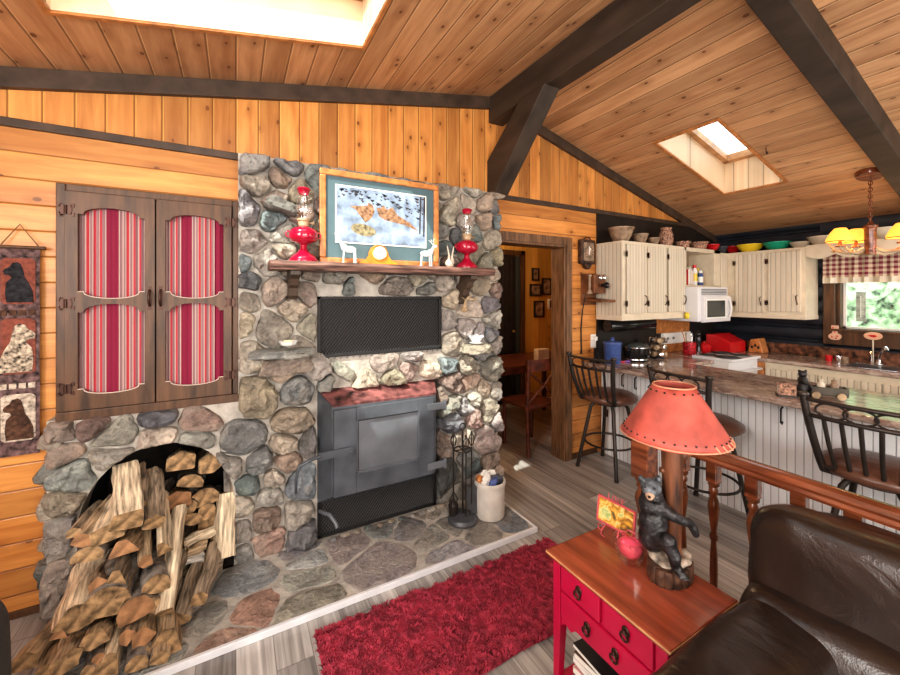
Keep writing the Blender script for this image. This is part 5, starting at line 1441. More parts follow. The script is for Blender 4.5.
MB().tube([(5.06, fy, CZ + .04), (5.02, fy - .02, CZ + .11), (4.97, fy - .05, CZ + .165), (4.93, fy - .07, CZ + .17), (4.91, fy - .08, CZ + .145)], .012, 10, rad=[.012, .011, .013, .017, .017]).build('spout', M['chrome'], fa, smooth=60)
MB().tube([(5.06, fy + .05, CZ), (5.06, fy + .05, CZ + .09), (5.03, fy + .045, CZ + .11)], .008, 8).build('lever', M['chrome'], fa, smooth=60)
for (yy_, c1, lab) in ((1.47, 'redglaze', 'small dark red cup left of the sink'), (1.40, 'chrome', 'small steel cup left of the sink'), (1.36, 'tanware', 'small brown cup nearest the sink')):
    m = MB().lathe([(.022, .0005), (.026, .02), (.028, .055), (.024, .055), (.02, .01), (.001, .008)], (4.95, yy_, CZ), 16); single(m, 'cup', M[c1], lab, 'cup', (4.95, yy_, CZ), 'cups by the sink', smooth=40)
# --- range
st_ = thing('range', 'white electric range top with dark oval burner in the kitchen corner', 'stove', (4.33, 2.0, 0))
q0, q1, qy0, qy1 = 4.045, 4.60, 1.87, 2.24
m = MB().box(q0, q1, qy0 + .03, qy1, 0, CZ - .005); m.build('range_body', M['white_enamel'], st_, bevel=.004)
m = MB().box(q0, q1, qy0, qy1, CZ - .005, CZ + .022); m.build('cooktop', M['white_enamel'], st_, bevel=.008, segs=3)
for (bx, by, r) in ((4.19, 1.98, .085), (4.19, 2.15, .06), (4.45, 1.98, .06), (4.45, 2.15, .085)):
    mm_ = MB(); [mm_.ring((bx, by, CZ + .026), r * k_, .006, seg=24) for k_ in (1, .72, .44)]; mm_.lathe([(r * 1.3, .0225), (r * 1.3, .0245)], (bx, by, CZ), 24); mm_.build('burner', M['burner'], st_, smooth=50)
MB().tube([(q0 + .04, qy0 + .03, .80), (q0 + .04, qy0 - .02, .80), (q1 - .04, qy0 - .02, .80), (q1 - .04, qy0 + .03, .80)], .012, 8).build('oven_handle', M['white_enamel'], st_, smooth=60)
m = MB().box(4.045, 4.60, 2.245, WY - .013, 0, CZ - .036); 
b2 = thing('rear_counter', 'strip of brown counter behind the white range top', 'counter', (4.33, 2.4, 0))
m.build('cabinet_body', M['cream'], b2); MB().box(4.045, 4.60, 2.245, WY - .013, CZ - .036, CZ).build('countertop', M['counter'], b2, bevel=.004)
# --- wall board behind the counter
m = MB().box(4.05, 4.66, WY - .05, WY - .014, CZ + .001, CZ + .09)
single(m, 'cutting_board', M['honey'], 'long tan wooden board standing against the wall behind the counter', 'board', (4.3, WY - .03, CZ), bevel=.003)
g = thing('control_panel', 'white panel with two black outlets on the wall behind the range', 'panel', (4.22, WY - .03, 1.0))
MB().prism([(WY - .014, CZ + .092), (WY - .055, CZ + .092), (WY - .045, CZ + .21), (WY - .014, CZ + .21)], 0, 4.08, 4.60).build('panel_face', M['white'], g, bevel=.003)
m = MB()
for xx in (4.14, 4.16, 4.24, 4.26): m.box(xx, xx + .008, WY - .054, WY - .046, CZ + .14, CZ + .165)
m.build('outlet_slots', M['black'], g)
m = MB().box(4.00, 4.62, WY - .02, WY - .013, CZ + .212, 1.33); single(m, 'wood_wall_panel', M['honey'], 'reddish wood panel on the wall above the white outlet panel', 'wall panel', (4.3, WY - .014, 1.1))
# --- upper cabinets left
UZ0, UZ1, UY = 1.295, 2.025, 2.30
uc = thing('upper_cabinet', 'three-door cream beadboard wall cabinet beside the wall phone', 'cabinet', (3.52, 2.4, UZ0))
ux0, ux1 = 3.055, 4.03
m = MB().box(ux0 + .004, ux1, UY, WY - .013, UZ0 + .02, UZ1 - .001); m.build('carcass', M['cream'], uc)
MB().box(ux0, ux0 + .006, UY + .004, WY - .013, UZ0 + .03, UZ1 - .02).build('beadboard_side', M['cream_y'], uc)
m = MB().box(ux0 - .004, ux1, UY - .004, WY - .013, UZ1 - .015, UZ1).box(ux0 - .004, ux1, UY - .004, WY - .013, UZ0, UZ0 + .045); m.build('trim', M['cream'], uc, bevel=.003)
def bdoor(par, a, b, z0_, z1_, pos, ax, hinge_first=True, mat=None):
    """ax 0: door in the x-z plane at y=pos facing -y; ax 1: door in the y-z plane at x=pos facing -x"""
    def bx(mb, u0, u1, d0, d1, za, zb_):
        return mb.box(u0, u1, pos - d1, pos - d0, za, zb_) if ax == 0 else mb.box(pos - d1, pos - d0, u0, u1, za, zb_)
    d = bx(MB(), a, b, 0, .018, z0_, z1_).build('door', mat or M['cream_x' if ax == 0 else 'cream_y'], par, bevel=.005)
    hu = a - .008 if hinge_first else b + .008
    for hz in (z0_ + .09, z1_ - .09):
        h = MB(); bx(h, hu - .014, hu + .014, .018, .022, hz - .010, hz + .010); bx(h, hu - .003, hu + .003, .02, .026, hz - .028, hz + .028); bx(h, hu - .014, hu - .008, .018, .022, hz - .024, hz + .024); bx(h, hu + .008, hu + .014, .018, .022, hz - .024, hz + .024)
        h.build('hinge', M['hinge'], d)
    pu = b - .028 if hinge_first else a + .028; pz_ = z0_ + .12
    P = [(pu, .018, pz_ + .045), (pu + .006, .034, pz_ + .035), (pu, .042, pz_), (pu - .006, .034, pz_ - .035), (pu, .018, pz_ - .045)]
    h = MB().tube([(u, pos - dd, zz) if ax == 0 else (pos - dd, u, zz) for u, dd, zz in P], .0045, 8); h.build('pull_handle', M['hinge'], d, smooth=60)
for k in range(3):
    a_ = ux0 + .045 + k * .315; bdoor(uc, a_, a_ + .285, UZ0 + .065, UZ1 - .03, UY, 0)
# --- open cubby over the microwave
cu = thing('open_shelf_cabinet', 'cream open cubby cabinet with jars above the microwave', 'cabinet', (4.34, 2.4, 1.67))
c0_, c1_ = 4.035, 4.72
m = MB().box(c0_, c0_ + .03, UY, WY - .013, 1.625, UZ1).box(c1_ - .13, c1_, UY, WY - .013, 1.625, UZ1).box(c0_, c1_, UY, WY - .013, 1.615, 1.635).box(c0_, c1_, UY, WY - .013, UZ1 - .04, UZ1)
m.build('carcass', M['cream'], cu, bevel=.003); MB().box(c0_, c1_, WY - .03, WY - .02, 1.625, UZ1).build('back_panel', M['tanware'], cu)
js = 1.6355
jars = [(4.075, .024, .16, 'redglaze', 'thin dark red book standing at the left end of the cubby'), (4.10, .02, .19, 'creamware', 'pale upright book in the cubby, second from left'), (4.125, .02, .17, 'tanware', 'brown upright book in the cubby, beside the pale one'), (4.15, .022, .15, 'pinkmetal', 'pink-brown upright book at the right of the cubby\'s book group')]
for (xj, w_, h_, mt_, lab) in jars:
    b_ = thing('book', lab, 'book', (xj, UY + .12, js), 'books in the kitchen cubby')
    MB().box(xj + .03, xj + .03 + w_ * .9, UY + .006, UY + .17, js, js + h_).build('cover', M[mt_], b_, bevel=.002)
    MB().box(xj + .032, xj + .03 + w_ * .9 - .002, UY + .004, UY + .16, js + .003, js + h_ - .003).build('pages', M['paper'], b_)
def jar(x, y, z, r, h, mb, ml, label, cat='jar', name='jar', label_m=None):
    j = thing(name, label, cat, (x, y, z), 'jars in the kitchen cubby')
    MB().lathe([(r * .9, .0005), (r, .006), (r, h * .72), (r * .6, h * .82), (r * .6, h * .86)], (x, y, z), 18).build('body', M[mb], j, smooth=40)
    MB().lathe([(r * .68, h * .84), (r * .70, h * .86), (r * .68, h), (r * .5, h + .003)], (x, y, z), 16).build('lid', M[ml], j, smooth=40)
    if label_m: MB().lathe([(r * 1.01, h * .2), (r * 1.01, h * .58)], (x, y, z), 18, caps=False).build('paper_label', M[label_m], j, smooth=40)
jar(4.235, UY + .09, js, .026, .12, 'creamware', 'greyglaze', 'pale short jar with grey lid, left in the cubby')
jar(4.30, UY + .05, js, .027, .215, 'white', 'redglaze', 'tall white and orange canister with a red lid in the cubby', 'canister', 'canister', 'yellow')
jar(4.37, UY + .12, js, .022, .17, 'green', 'greyglaze', 'slim dark green bottle at the back of the cubby', 'bottle', 'bottle')
jar(4.43, UY + .06, js, .028, .16, 'blue', 'white', 'blue and white jar at the right end of the cubby', label_m='white')
jar(4.49, UY + .12, js, .022, .19, 'yellow', 'yellow', 'yellow bottle tucked at the right back of the cubby', 'bottle', 'bottle')
# --- microwave
mx0, mx1, my0, mz0, mz1 = 4.035, 4.60, 2.14, 1.25, 1.613
mw = thing('microwave', 'white over-range microwave with reflective window', 'microwave', (4.32, 2.35, mz0))
MB().box(mx0, mx1, my0 + .03, WY - .013, mz0 + .01, mz1).build('housing', M['white_enamel'], mw, bevel=.006)
m = MB()
prof = [(mz0, .03), (mz0 + .005, .005), (mz0 + .07, 0), (mz0 + .24, -.004), (mz0 + .27, .006), (mz0 + .275, .03)]
m.prism([(my0 + b, a) for a, b in prof], 0, mx0 + .05, mx1); d = m.build('door', M['white_enamel'], mw, bevel=.003)
MB().box(mx0 + .10, mx1 - .12, my0 - .005, my0 + .004, mz0 + .055, mz0 + .225).build('window', M['dark_glass'], d, bevel=.004)
m = MB().box(mx0 + .085, mx1 - .105, my0 - .004, my0 + .002, mz0 + .042, mz0 + .055).box(mx0 + .085, mx1 - .105, my0 - .004, my0 + .002, mz0 + .225, mz0 + .238).box(mx0 + .085, mx0 + .10, my0 - .004, my0 + .002, mz0 + .055, mz0 + .225).box(mx1 - .12, mx1 - .105, my0 - .004, my0 + .002, mz0 + .055, mz0 + .225); m.build('window_border', M['white'], d)
MB().tube([(mx1 - .06, my0, mz0 + .04), (mx1 - .06, my0 - .02, mz0 + .06), (mx1 - .05, my0 - .028, mz0 + .14), (mx1 - .06, my0 - .02, mz0 + .22), (mx1 - .06, my0, mz0 + .24)], .010, 10).build('handle', M['white_enamel'], d, smooth=60)
m = MB()
for k in range(4): m.box(mx0 + .06, mx1 - .04, my0 + .022, my0 + .032, mz1 - .078 + k * .016, mz1 - .070 + k * .016)
m.build('top_vent', M['greyglaze'], mw)
p = onY(689, 314, my0 + .02); m = MB().lathe([(.016, -.03), (.022, -.02), (.022, .02), (.016, .03), (.008, .034)], (mx0 - .015, UY - .03, mz0 + .07), 16)
o = single(m, 'yellow_timer', M['yellow'], 'small yellow kitchen timer stuck beside the microwave corner', 'timer', (mx0 - .015, UY - .03, mz0 + .07), smooth=50)
# --- upper cabinets on the window wall
RXF = 4.865
ur = thing('upper_cabinet', 'two-door cream beadboard wall cabinet left of the kitchen window', 'cabinet', (5.0, 1.93, 1.27))
ry0, ry1, rz0, rz1 = 1.615, 2.255, 1.285, 2.0
m = MB().box(RXF, WX - .036, ry0, ry1 + .3, rz0 + .01, rz1); m.build('carcass', M['cream'], ur)
m = MB().box(RXF - .003, WX - .036, ry0 - .004, ry1 + .3, rz1 - .012, rz1 + .002).box(RXF - .006, WX - .036, ry0 - .006, ry1 + .3, rz0 - .0, rz0 + .04); m.build('trim', M['cream'], ur, bevel=.006)
bdoor(ur, 1.945, 2.215, rz0 + .06, rz1 - .03, RXF, 1, False); bdoor(ur, 1.645, 1.915, rz0 + .075, rz1 - .03, RXF, 1, False)
m = MB().box(4.715, RXF, UY + .0, UY + .02, rz0, rz1); m.build('corner_filler', M['cream'], ur)
m = MB().box(4.722, RXF - .02, UY - .012, UY + .0, rz0 + .06, rz1 - .03); m.build('narrow_door', M['cream_x'], ur, bevel=.004)
# scalloped valance board over the window
m = MB(); P = [(ry0 - .002, rz1)]; y = ry0 - .002
P = [(ry0 - .002, rz1 + .002)]
npt = 0
yy_ = ry0 - .002; P.append((yy_, rz1 - .09))
while yy_ > -.15:
    for k in range(1, 9): P.append((yy_ - .20 * k / 8, rz1 - .09 - .035 * math.sin(PI * k / 8)))
    yy_ -= .20; P.append((yy_ - .015, rz1 - .085)); yy_ -= .015
P.append((yy_, rz1 + .002))
for k in range(len(P) - 3):
    (ya, za), (yb_, zb2) = P[k + 1], P[k + 2]
    vs = [(RXF + .0, ya, za), (RXF, yb_, zb2), (RXF, yb_, rz1 + .002), (RXF, ya, rz1 + .002), (RXF + .02, ya, za), (RXF + .02, yb_, zb2), (RXF + .02, yb_, rz1 + .002), (RXF + .02, ya, rz1 + .002)]
    m.add(vs, [(0, 1, 2, 3), (4, 7, 6, 5), (0, 4, 5, 1), (3, 2, 6, 7)])
m.box(RXF, WX - .036, -.15, ry0 - .008, rz1 + .003, rz1 + .014)
single(m, 'scalloped_board', M['cream'], 'cream scalloped board bridging the cabinets over the kitchen window', 'board', (RXF, .8, rz1))
# valance curtain
cv = thing('gingham_valance', 'burgundy and cream checked valance across the top of the kitchen window', 'curtain', (5.10, .95, 1.7))
gm = gingham('burgundy_gingham', 1, 2, .045, (.66, .56, .42), (.20, .02, .045))
m = MB(); n = 110; lo = []; hi = []; hm = []
for k in range(n + 1):
    yy_ = 1.56 - 1.35 * k / n; w_ = .014 * math.sin(k * .95) + .006 * math.sin(k * 2.3)
    hi.append((5.105 + w_ * .3, yy_, 1.93)); lo.append((5.10 + w_, yy_, 1.70)); hm.append((5.098 + w_ * 1.2, yy_, 1.645))
m.rings([hi, lo], False, False, False); m.build('gathered_cloth', gm, cv, smooth=80)
m = MB(); m.rings([lo, hm], False, False, False); m.build('cream_ruffle', M['creamware'], cv, smooth=80)
MB().tube([(5.11, 1.58, 1.935), (5.11, .2, 1.935)], .008).build('rod', M['hinge'], cv)
# thermometer board outside the glass
p = onX(861, 306, WX + .145)
g = thing('outdoor_thermometer', 'weathered grey thermometer board hanging outside the kitchen window', 'thermometer', (WX + .15, p.y, 1.25))
MB().box(WX + .14, WX + .15, p.y - .035, p.y + .035, 1.27, 1.56).build('board', M['grayboard'], g, bevel=.003)
m = MB().box(WX + .136, WX + .14, p.y - .004, p.y + .004, 1.31, 1.52)
for k in range(12): m.box(WX + .137, WX + .14, p.y - .02, p.y - .008, 1.32 + k * .016, 1.323 + k * .016)
m.build('scale', M['white'], g)
# wall pieces under the window
p = onX(835, 334, WX - .06)
m = MB().prism([(p.y + a, p.z + b) for a, b in [(-.045, -.035), (-.03, -.055), (0, -.06), (.03, -.055), (.048, -.035), (.048, -.015), (.035, 0), (.02, .01), (.018, .04), (.028, .06), (.026, .085), (-.026, .085), (-.028, .06), (-.018, .04), (-.02, .01), (-.038, 0), (-.048, -.015)]], 0, WX - .068, WX - .057)
g = tag(m.build('painted_wood_plaque', plain('peach_paint', (.66, .42, .30), .6, var=.08), None, bevel=.003), 'peach jug-shaped plaque on the window frame\'s lower left corner', 'plaque')
m = MB()
for a, b in ((.02, -.03), (-.018, -.02), (.0, .02), (.012, .06), (-.01, -.04)): m.ball((WX - .069, p.y + a, p.z + b), (.002, .007, .006), 8, 6)
c_ = m.build('painted_flowers', M['redglaze'], g)
p = onX(873, 336, WX - .12)
g = thing('oval_sign', 'peach oval sign on a stick behind the faucet', 'sign', (5.08, p.y, CZ))
MB().lathe([(1, 0), (1, 1)], (0, 0, 0), 28).v
m = MB(); m.prism([(p.y + .06 * math.cos(2 * PI * k / 28), p.z + .036 * math.sin(2 * PI * k / 28)) for k in range(28)], 0, 5.075, 5.087); m.build('oval_board', plain('peach_paint_oval', (.68, .42, .28), .6, var=.06), g, bevel=.002)
m = MB().prism([(p.y - .03, p.z), (p.y - .01, p.z - .012), (p.y + .015, p.z - .008), (p.y + .034, p.z + .002), (p.y + .012, p.z + .009), (p.y - .012, p.z + .010)], 0, 5.072, 5.0755); m.build('painted_fish', M['redglaze'], g)
MB().tube([(5.081, p.y, CZ + .001), (5.081, p.y, p.z - .03)], .006, 8).build('stick', M['creamware'], g)
p = onX(899, 338, WX - .09)
m = MB().lathe([(.028, 0), (.03, .005), (.034, .075), (.030, .075), (.027, .01), (.001, .008)], (WX - .10, p.y - .01, CZ + .12), 16); 
# --- bowls on the cabinets
def bowl(px, x=None, r=.08, h=.07, mat='tanware', lab='', y=None, z=2.026, foot=.5, name='bowl', cat='bowl', group='bowls along the cabinet tops'):
    if y is not None: c = Vector((onY(px, 240, y).x, y, z))
    else: c = onX(px, 240, x); c.z = z
    m = MB().lathe([(r * foot, .0005), (r * foot * 1.05, .006), (r * .82, h * .5), (r * .97, h * .88), (r * 1.03, h * .92), (r * 1.03, h), (r * .95, h), (r * .78, h * .52), (r * foot * .9, .015), (.001, .012)], (0, 0, 0), 32)
    o = m.build(name, M[mat], None, smooth=40); o.location = c; tag(o, lab, cat, group)
bowl(621, y=2.42, r=.115, h=.14, lab='largest brown stoneware bowl at the left end of the cabinet tops')
bowl(640, y=2.43, r=.075, h=.105, lab='medium brown bowl, second from the left on the cabinets')
bowl(654, y=2.40, r=.056, h=.078, lab='small brown bowl just left of the jug')
c = onY(666, 240, 2.42)
j = thing('stoneware_jug', 'mottled brown stoneware jug standing on the cabinet tops', 'jug', (c.x, 2.42, 2.026))
MB().lathe([(.048, .0005), (.055, .01), (.068, .07), (.066, .13), (.052, .165), (.045, .178), (.055, .195), (.052, .20), (.040, .185)], (c.x, 2.42, 2.026), 28).build('jug_body', M['basket'], j, smooth=45)
MB().tube([(c.x + .055, 2.42, 2.165), (c.x + .092, 2.42, 2.155), (c.x + .095, 2.42, 2.11), (c.x + .075, 2.42, 2.08)], .008, 8).build('handle', M['basket'], j, smooth=60)
bowl(683, y=2.38, r=.075, h=.068, mat='basket', foot=.7, lab='shallow patterned bowl right of the jug')
bowl(699, y=2.36, r=.09, h=.075, mat='basket', foot=.7, lab='wider patterned bowl, left neighbour of the first red bowl')
bowl(712, y=2.38, r=.075, h=.072, mat='redglaze', lab='first red bowl from the left')
bowl(722, y=2.42, r=.06, h=.072, mat='greyglaze', lab='dark grey bowl between the two red bowls')
bowl(733, y=2.36, r=.08, h=.075, mat='redglaze', lab='second red bowl, beside the yellow bowl')
bowl(750, x=5.0, r=.125, h=.085, mat='yellow', lab='bright yellow mixing bowl on the corner cabinet', z=2.003)
bowl(777, x=5.0, r=.12, h=.082, mat='green', lab='bright green mixing bowl right of the yellow one', z=2.003)
bowl(800, x=5.0, r=.085, h=.062, mat='creamware', lab='small cream bowl right of the green bowl', z=2.003)
bowl(822, x=5.02, r=.11, h=.085, mat='creamware', lab='larger cream bowl left of the chandelier shade', z=2.017)
bowl(886, x=5.02, r=.14, h=.10, mat='creamware', lab='wide pale bowl behind the chandelier over the window', z=2.017)
# --- counter things, left to right
c = Vector((3.15, 2.36, CZ + .0008)); m = MB().box(-.085, .085, -.011, .011, 0, .012, R=rotm(z=-.25), at=c); m.cur = 0
mk = thing('marker_pen', 'pink and purple marker pen on the counter by the blue crock', 'pen', c)
MB().tube([c + Vector((-.08, .02, .008)), c + Vector((.02, -.0, .008))], .0078, 10).build('barrel', M['pinkwax'], mk, smooth=60)
MB().tube([c + Vector((.021, -.0, .008)), c + Vector((.075, -.012, .008))], .0082, 10).build('cap', plain('purple_plastic', (.25, .10, .45), .4, var=0), mk, smooth=60)
ph = thing('desk_phone', 'black cordless phone and cords near the wall outlet', 'phone', (2.93, 2.50, CZ))
MB().box(2.90, 2.96, 2.44, 2.54, CZ + .0005, CZ + .035).build('base', M['blackgloss'], ph, bevel=.008); MB().box(2.91, 2.945, 2.47, 2.50, CZ + .03, CZ + .14, R=None).build('handset', M['blackgloss'], ph, bevel=.01)
MB().tube([(2.96, 2.5, CZ + .02), (2.95, 2.42, CZ + .008), (2.91, 2.38, CZ + .006), (2.90, 2.42, CZ + .05), (2.92, 2.48, CZ + .12)], .004, 6).build('cord', M['black'], ph, smooth=60)
m = MB().box(2.99, 3.06, WY - .008, WY, 1.02, 1.15); g = tag(m.build('wall_outlet', M['white'], None, bevel=.003), 'pale wall outlet plate beside the hanging phone cord', 'outlet'); MB().box(3.005, 3.045, WY - .04, WY - .008, 1.09, 1.13).build('plug', M['white'], g, bevel=.004)
cx, cy = 3.04, 2.39
cr = thing('blue_crock', 'blue enamel crock on the counter beneath the upper cabinet', 'crock', (cx, cy, CZ))
MB().lathe([(.066, .0005), (.072, .01), (.078, .17), (.083, .178), (.083, .188), (.074, .19)], (cx, cy, CZ), 28).build('crock_body', M['blue'], cr, smooth=40)
MB().lathe([(.083, .188), (.08, .198), (.02, .21), (.016, .222), (.022, .232), (.012, .24)], (cx, cy, CZ), 28).build('lid', M['blue'], cr, smooth=40)
cx, cy = 3.36, 2.37
sl = thing('slow_cooker', 'black oval slow cooker with silver rim beside the blue crock', 'slow cooker', (cx, cy, CZ))
def oval(pr, mat, nm):
    m = MB().lathe(pr, (0, 0, 0), 36)
    for q in m.v: q.x = q.x * 1.25 + cx; q.y += cy; q.z += CZ
    m.build(nm, M[mat], sl, smooth=40)
oval([(.088, .0005), (.095, .02), (.108, .10), (.110, .13)], 'blackgloss', 'pot_shell'); oval([(.092, .012), (.100, .018), (.100, .03), (.094, .034)], 'chrome', 'base_band'); oval([(.109, .128), (.114, .131), (.114, .138), (.108, .14)], 'chrome', 'rim')
oval([(.106, .14), (.085, .165), (.03, .178), (.001, .18)], 'dark_glass', 'lid')
MB().lathe([(.012, .175), (.016, .19), (.022, .198), (.01, .205)], (cx, cy, CZ), 16).lathe([(.016, 0), (.016, .016), (.008, .02)], (cx + .0, cy - .108, CZ + .055), 14, R=rotm(x=PI / 2)).build('knobs', M['blackgloss'], sl, smooth=50)
MB().box(-.15, -.125, -.02, .02, .10, .125, at=(cx, cy, CZ)).box(.125, .15, -.02, .02, .10, .125, at=(cx, cy, CZ)).build('side_handle', M['blackgloss'], sl, bevel=.005)
rk = thing('spice_carousel', 'spice rack of round silver-capped jars next to the slow cooker', 'spice rack', (3.68, 2.36, CZ))
MB().lathe([(.06, .0005), (.06, .01), (.008, .014), (.008, .23), (.014, .24)], (3.68, 2.36, CZ), 20).build('stand', M['iron'], rk, smooth=40)
for q in range(3):
    for k in range(6):
        a = k * PI / 3 + q * .4; 
        bx, by, bz = 3.68 + .05 * math.cos(a), 2.36 + .05 * math.sin(a), CZ + .045 + q * .068
        R = rotm(y=PI / 2, z=a); jm = MB().lathe([(.022, -.03), (.024, .012)], (bx, by, bz), 12, R=R); jj = jm.build('spice_jar', M['tanware'], rk, smooth=40)
        MB().lathe([(.025, .012), (.026, .026), (.02, .03), (.001, .031)], (bx, by, bz), 14, R=R).build('cap', M['antler'] if k % 2 else M['chrome'], jj, smooth=40)
cx, cy = 4.17, 2.33
ut = thing('utensil_holder', 'red patterned utensil crock with wooden spoons beside the range', 'utensil holder', (cx, cy, CZ))
MB().lathe([(.056, .0005), (.06, .008), (.062, .135), (.058, .135), (.055, .02), (.001, .018)], (cx, cy, CZ), 26).build('holder', plain('red_patterned', (.42, .02, .03), .4, var=.9, scale=60), ut, smooth=40)
for (dx, dy, tx2, ty2, h_, mt_, lab) in ((-.02, 0, -.10, .02, .26, 'honey', 'wooden spoon'), (.0, .02, -.01, .03, .22, 'antler', 'spatula'), (.02, -.01, .03, -.01, .21, 'chrome', 'whisk'), (.01, -.02, .05, .0, .20, 'white', 'ladle')):
    o = MB().tube([(cx + dx, cy + dy, CZ + .022), (cx + tx2, cy + ty2, CZ + h_)], .005, 8).ball((cx + tx2, cy + ty2, CZ + h_), (.016, .006, .024), 12, 8)
    single(o, 'cooking_' + lab.split()[-1], M[mt_], '%s standing in the red utensil crock' % {'wooden spoon': 'wooden spoon leaning left', 'spatula': 'tan spatula', 'whisk': 'silver-handled tool', 'ladle': 'white ladle'}[lab], 'utensil', (cx + dx, cy + dy, CZ + .02), 'utensils in the red crock', smooth=60)
cx, cy = 4.30, 2.31
pm = thing('pepper_mill', 'tall dark pepper mill right of the red utensil crock', 'pepper mill', (cx, cy, CZ))
MB().lathe([(.03, .0005), (.032, .03), (.022, .06), (.024, .12), (.030, .16), (.022, .19)], (cx, cy, CZ), 20).build('body', M['blackgloss'], pm, smooth=50); MB().lathe([(.022, .192), (.028, .21), (.024, .235), (.008, .245), (.008, .255)], (cx, cy, CZ), 20).build('head', M['blackgloss'], pm, smooth=50)
MB().lathe([(.036, .0005), (.038, .03), (.03, .035)], (cx, cy, CZ), 20).build('steel_foot', M['chrome'], pm, smooth=50)
o = MB().lathe([(.04, .0005), (.05, .02), (.062, .06), (.066, .09), (.03, .105), (.012, .12), (.012, .13)], (4.45, 2.33, CZ), 9); single(o, 'red_lidded_pot', M['redglaze'], 'small red lidded pot between pepper mill and red bread box', 'pot', (4.45, 2.33, CZ), smooth=20)
bb = thing('red_bread_box', 'bright red angular bread box in the kitchen corner', 'bread box', (4.83, 2.27, CZ))
P = [(2.17, CZ + .001), (2.42, CZ + .001), (2.42, CZ + .19), (2.33, CZ + .19), (2.17, CZ + .11)]
MB().prism(P, 0, 4.66, 4.98).build('box_body', M['redglaze'], bb, bevel=.006); MB().prism([(2.165, CZ + .105), (2.175, CZ + .12), (2.33, CZ + .197), (2.33, CZ + .188)], 0, 4.67, 4.97).build('lid', M['redglaze'], bb, bevel=.002)
kb = thing('wooden_knife_block', 'tan wooden block with holes beyond the red bread box', 'knife block', (5.02, 2.08, CZ))
MB().prism([(2.00, CZ + .001), (2.14, CZ + .001), (2.12, CZ + .14), (2.04, CZ + .16)], 0, 4.96, 5.10).build('block', M['honey'], kb, bevel=.006)
m = MB()
for k in range(3): m.ball((4.955, 2.04 + k * .03, CZ + .06 + .02 * (k % 2)), (.006, .012, .014))
m.build('holes', M['black'], kb)
# towel-roll like black cylinder under the cabinet
m = MB().lathe([(.05, 0), (.056, .01), (.056, .68), (.05, .69)], (3.08, 2.48, 1.235), 20, R=rotm(y=PI / 2)); single(m, 'black_tube', M['blackgloss'], 'long black tube mounted under the left wall cabinet', 'tube', (3.45, 2.48, 1.235), smooth=40)
# bear truck figure, napkin holder on the peninsula
c = onZ(822, 395, CZ); bx, by = 3.02, 1.02
p = onZ(805, 397, CZ); q = onZ(838, 400, CZ)
bt = thing('bear_truck_figurine', 'dark bear and old-truck figurine with jars on the peninsula', 'figurine', (p.x, p.y, CZ))
dr_ = (q - p); dr_.z = 0; dl = dr_.length; u = dr_.normalized(); v = Vector((-u.y, u.x, 0))
def L3(a, b, c): return p + u * a + v * b + Vector((0, 0, c))
ang = math.atan2(u.y, u.x)
m = MB(); R = rotm(z=ang)
m.box(.02, .19, -.032, .032, .022, .055, R=R, at=p).box(.02, .19, -.036, -.030, .03, .075, R=R, at=p).box(.02, .19, .030, .036, .03, .075, R=R, at=p).box(.185, .19, -.032, .032, .03, .075, R=R, at=p); m.build('truck_bed', plain('dark_olive_truck', (.075, .068, .05), .5, var=.3), bt, bevel=.003)
for a in (.04, .155):
    for b in (-.040, .040): MB().lathe([(.020, -.006), (.022, 0), (.020, .006)], L3(a, b, .026), 16, R=rotm(x=PI / 2, z=ang)).build('wheel', M['antler'], bt, smooth=40)
m = MB(); m.ball(L3(-.01, 0, .05), (.03, .03, .045)); m.ball(L3(-.01, 0, .10), (.026, .026, .035)); m.ball(L3(-.012, -.005, .142), (.023, .022, .021)); m.ball(L3(-.025, -.012, .137), (.012, .012, .010)); m.ball(L3(-.028, .0, .16), (.008, .008, .008)); m.ball(L3(.004, .0, .162), (.008, .008, .008)); m.ball(L3(-.03, 0, .012), (.022, .025, .012)); m.ball(L3(.012, 0, .012), (.022, .025, .012)); m.tube([L3(-.02, -.02, .11), L3(.01, -.045, .08), L3(.02, -.04, .06)], .01, 8)
o = m.build('bear', M['bearfur'], bt); remesh(o, .004, 3)
for a, mt_, lb in ((.075, 'creamware', 'cream shaker riding in the truck figurine'), (.135, 'tanware', 'brown shaker riding at the truck figurine\'s tail')):
    e = L3(a, 0, .0555); o = MB().lathe([(.018, .0005), (.02, .01), (.02, .035), (.012, .045), (.014, .05), (.014, .06), (.006, .064)], e, 16); single(o, 'shaker', M[mt_], lb, 'shaker', e, 'shakers in the truck figurine', smooth=45)
p = onZ(786, 396, CZ)
m = MB()
nh = thing('napkin_holder', 'small patterned basket-like napkin holder left of the bear figurine', 'napkin holder', (p.x, p.y, CZ))
MB().box(-.045, .045, -.035, .035, .001, .012, R=R, at=p).build('tray', M['iron'], nh)
MB().box(-.042, .042, -.03, -.026, .012, .075, R=R, at=p).box(-.042, .042, .026, .03, .012, .075, R=R, at=p).build('floral_side', M['basket'], nh)
MB().box(-.04, .04, -.022, .022, .012, .06, R=R, at=p).build('napkins', M['white'], nh)
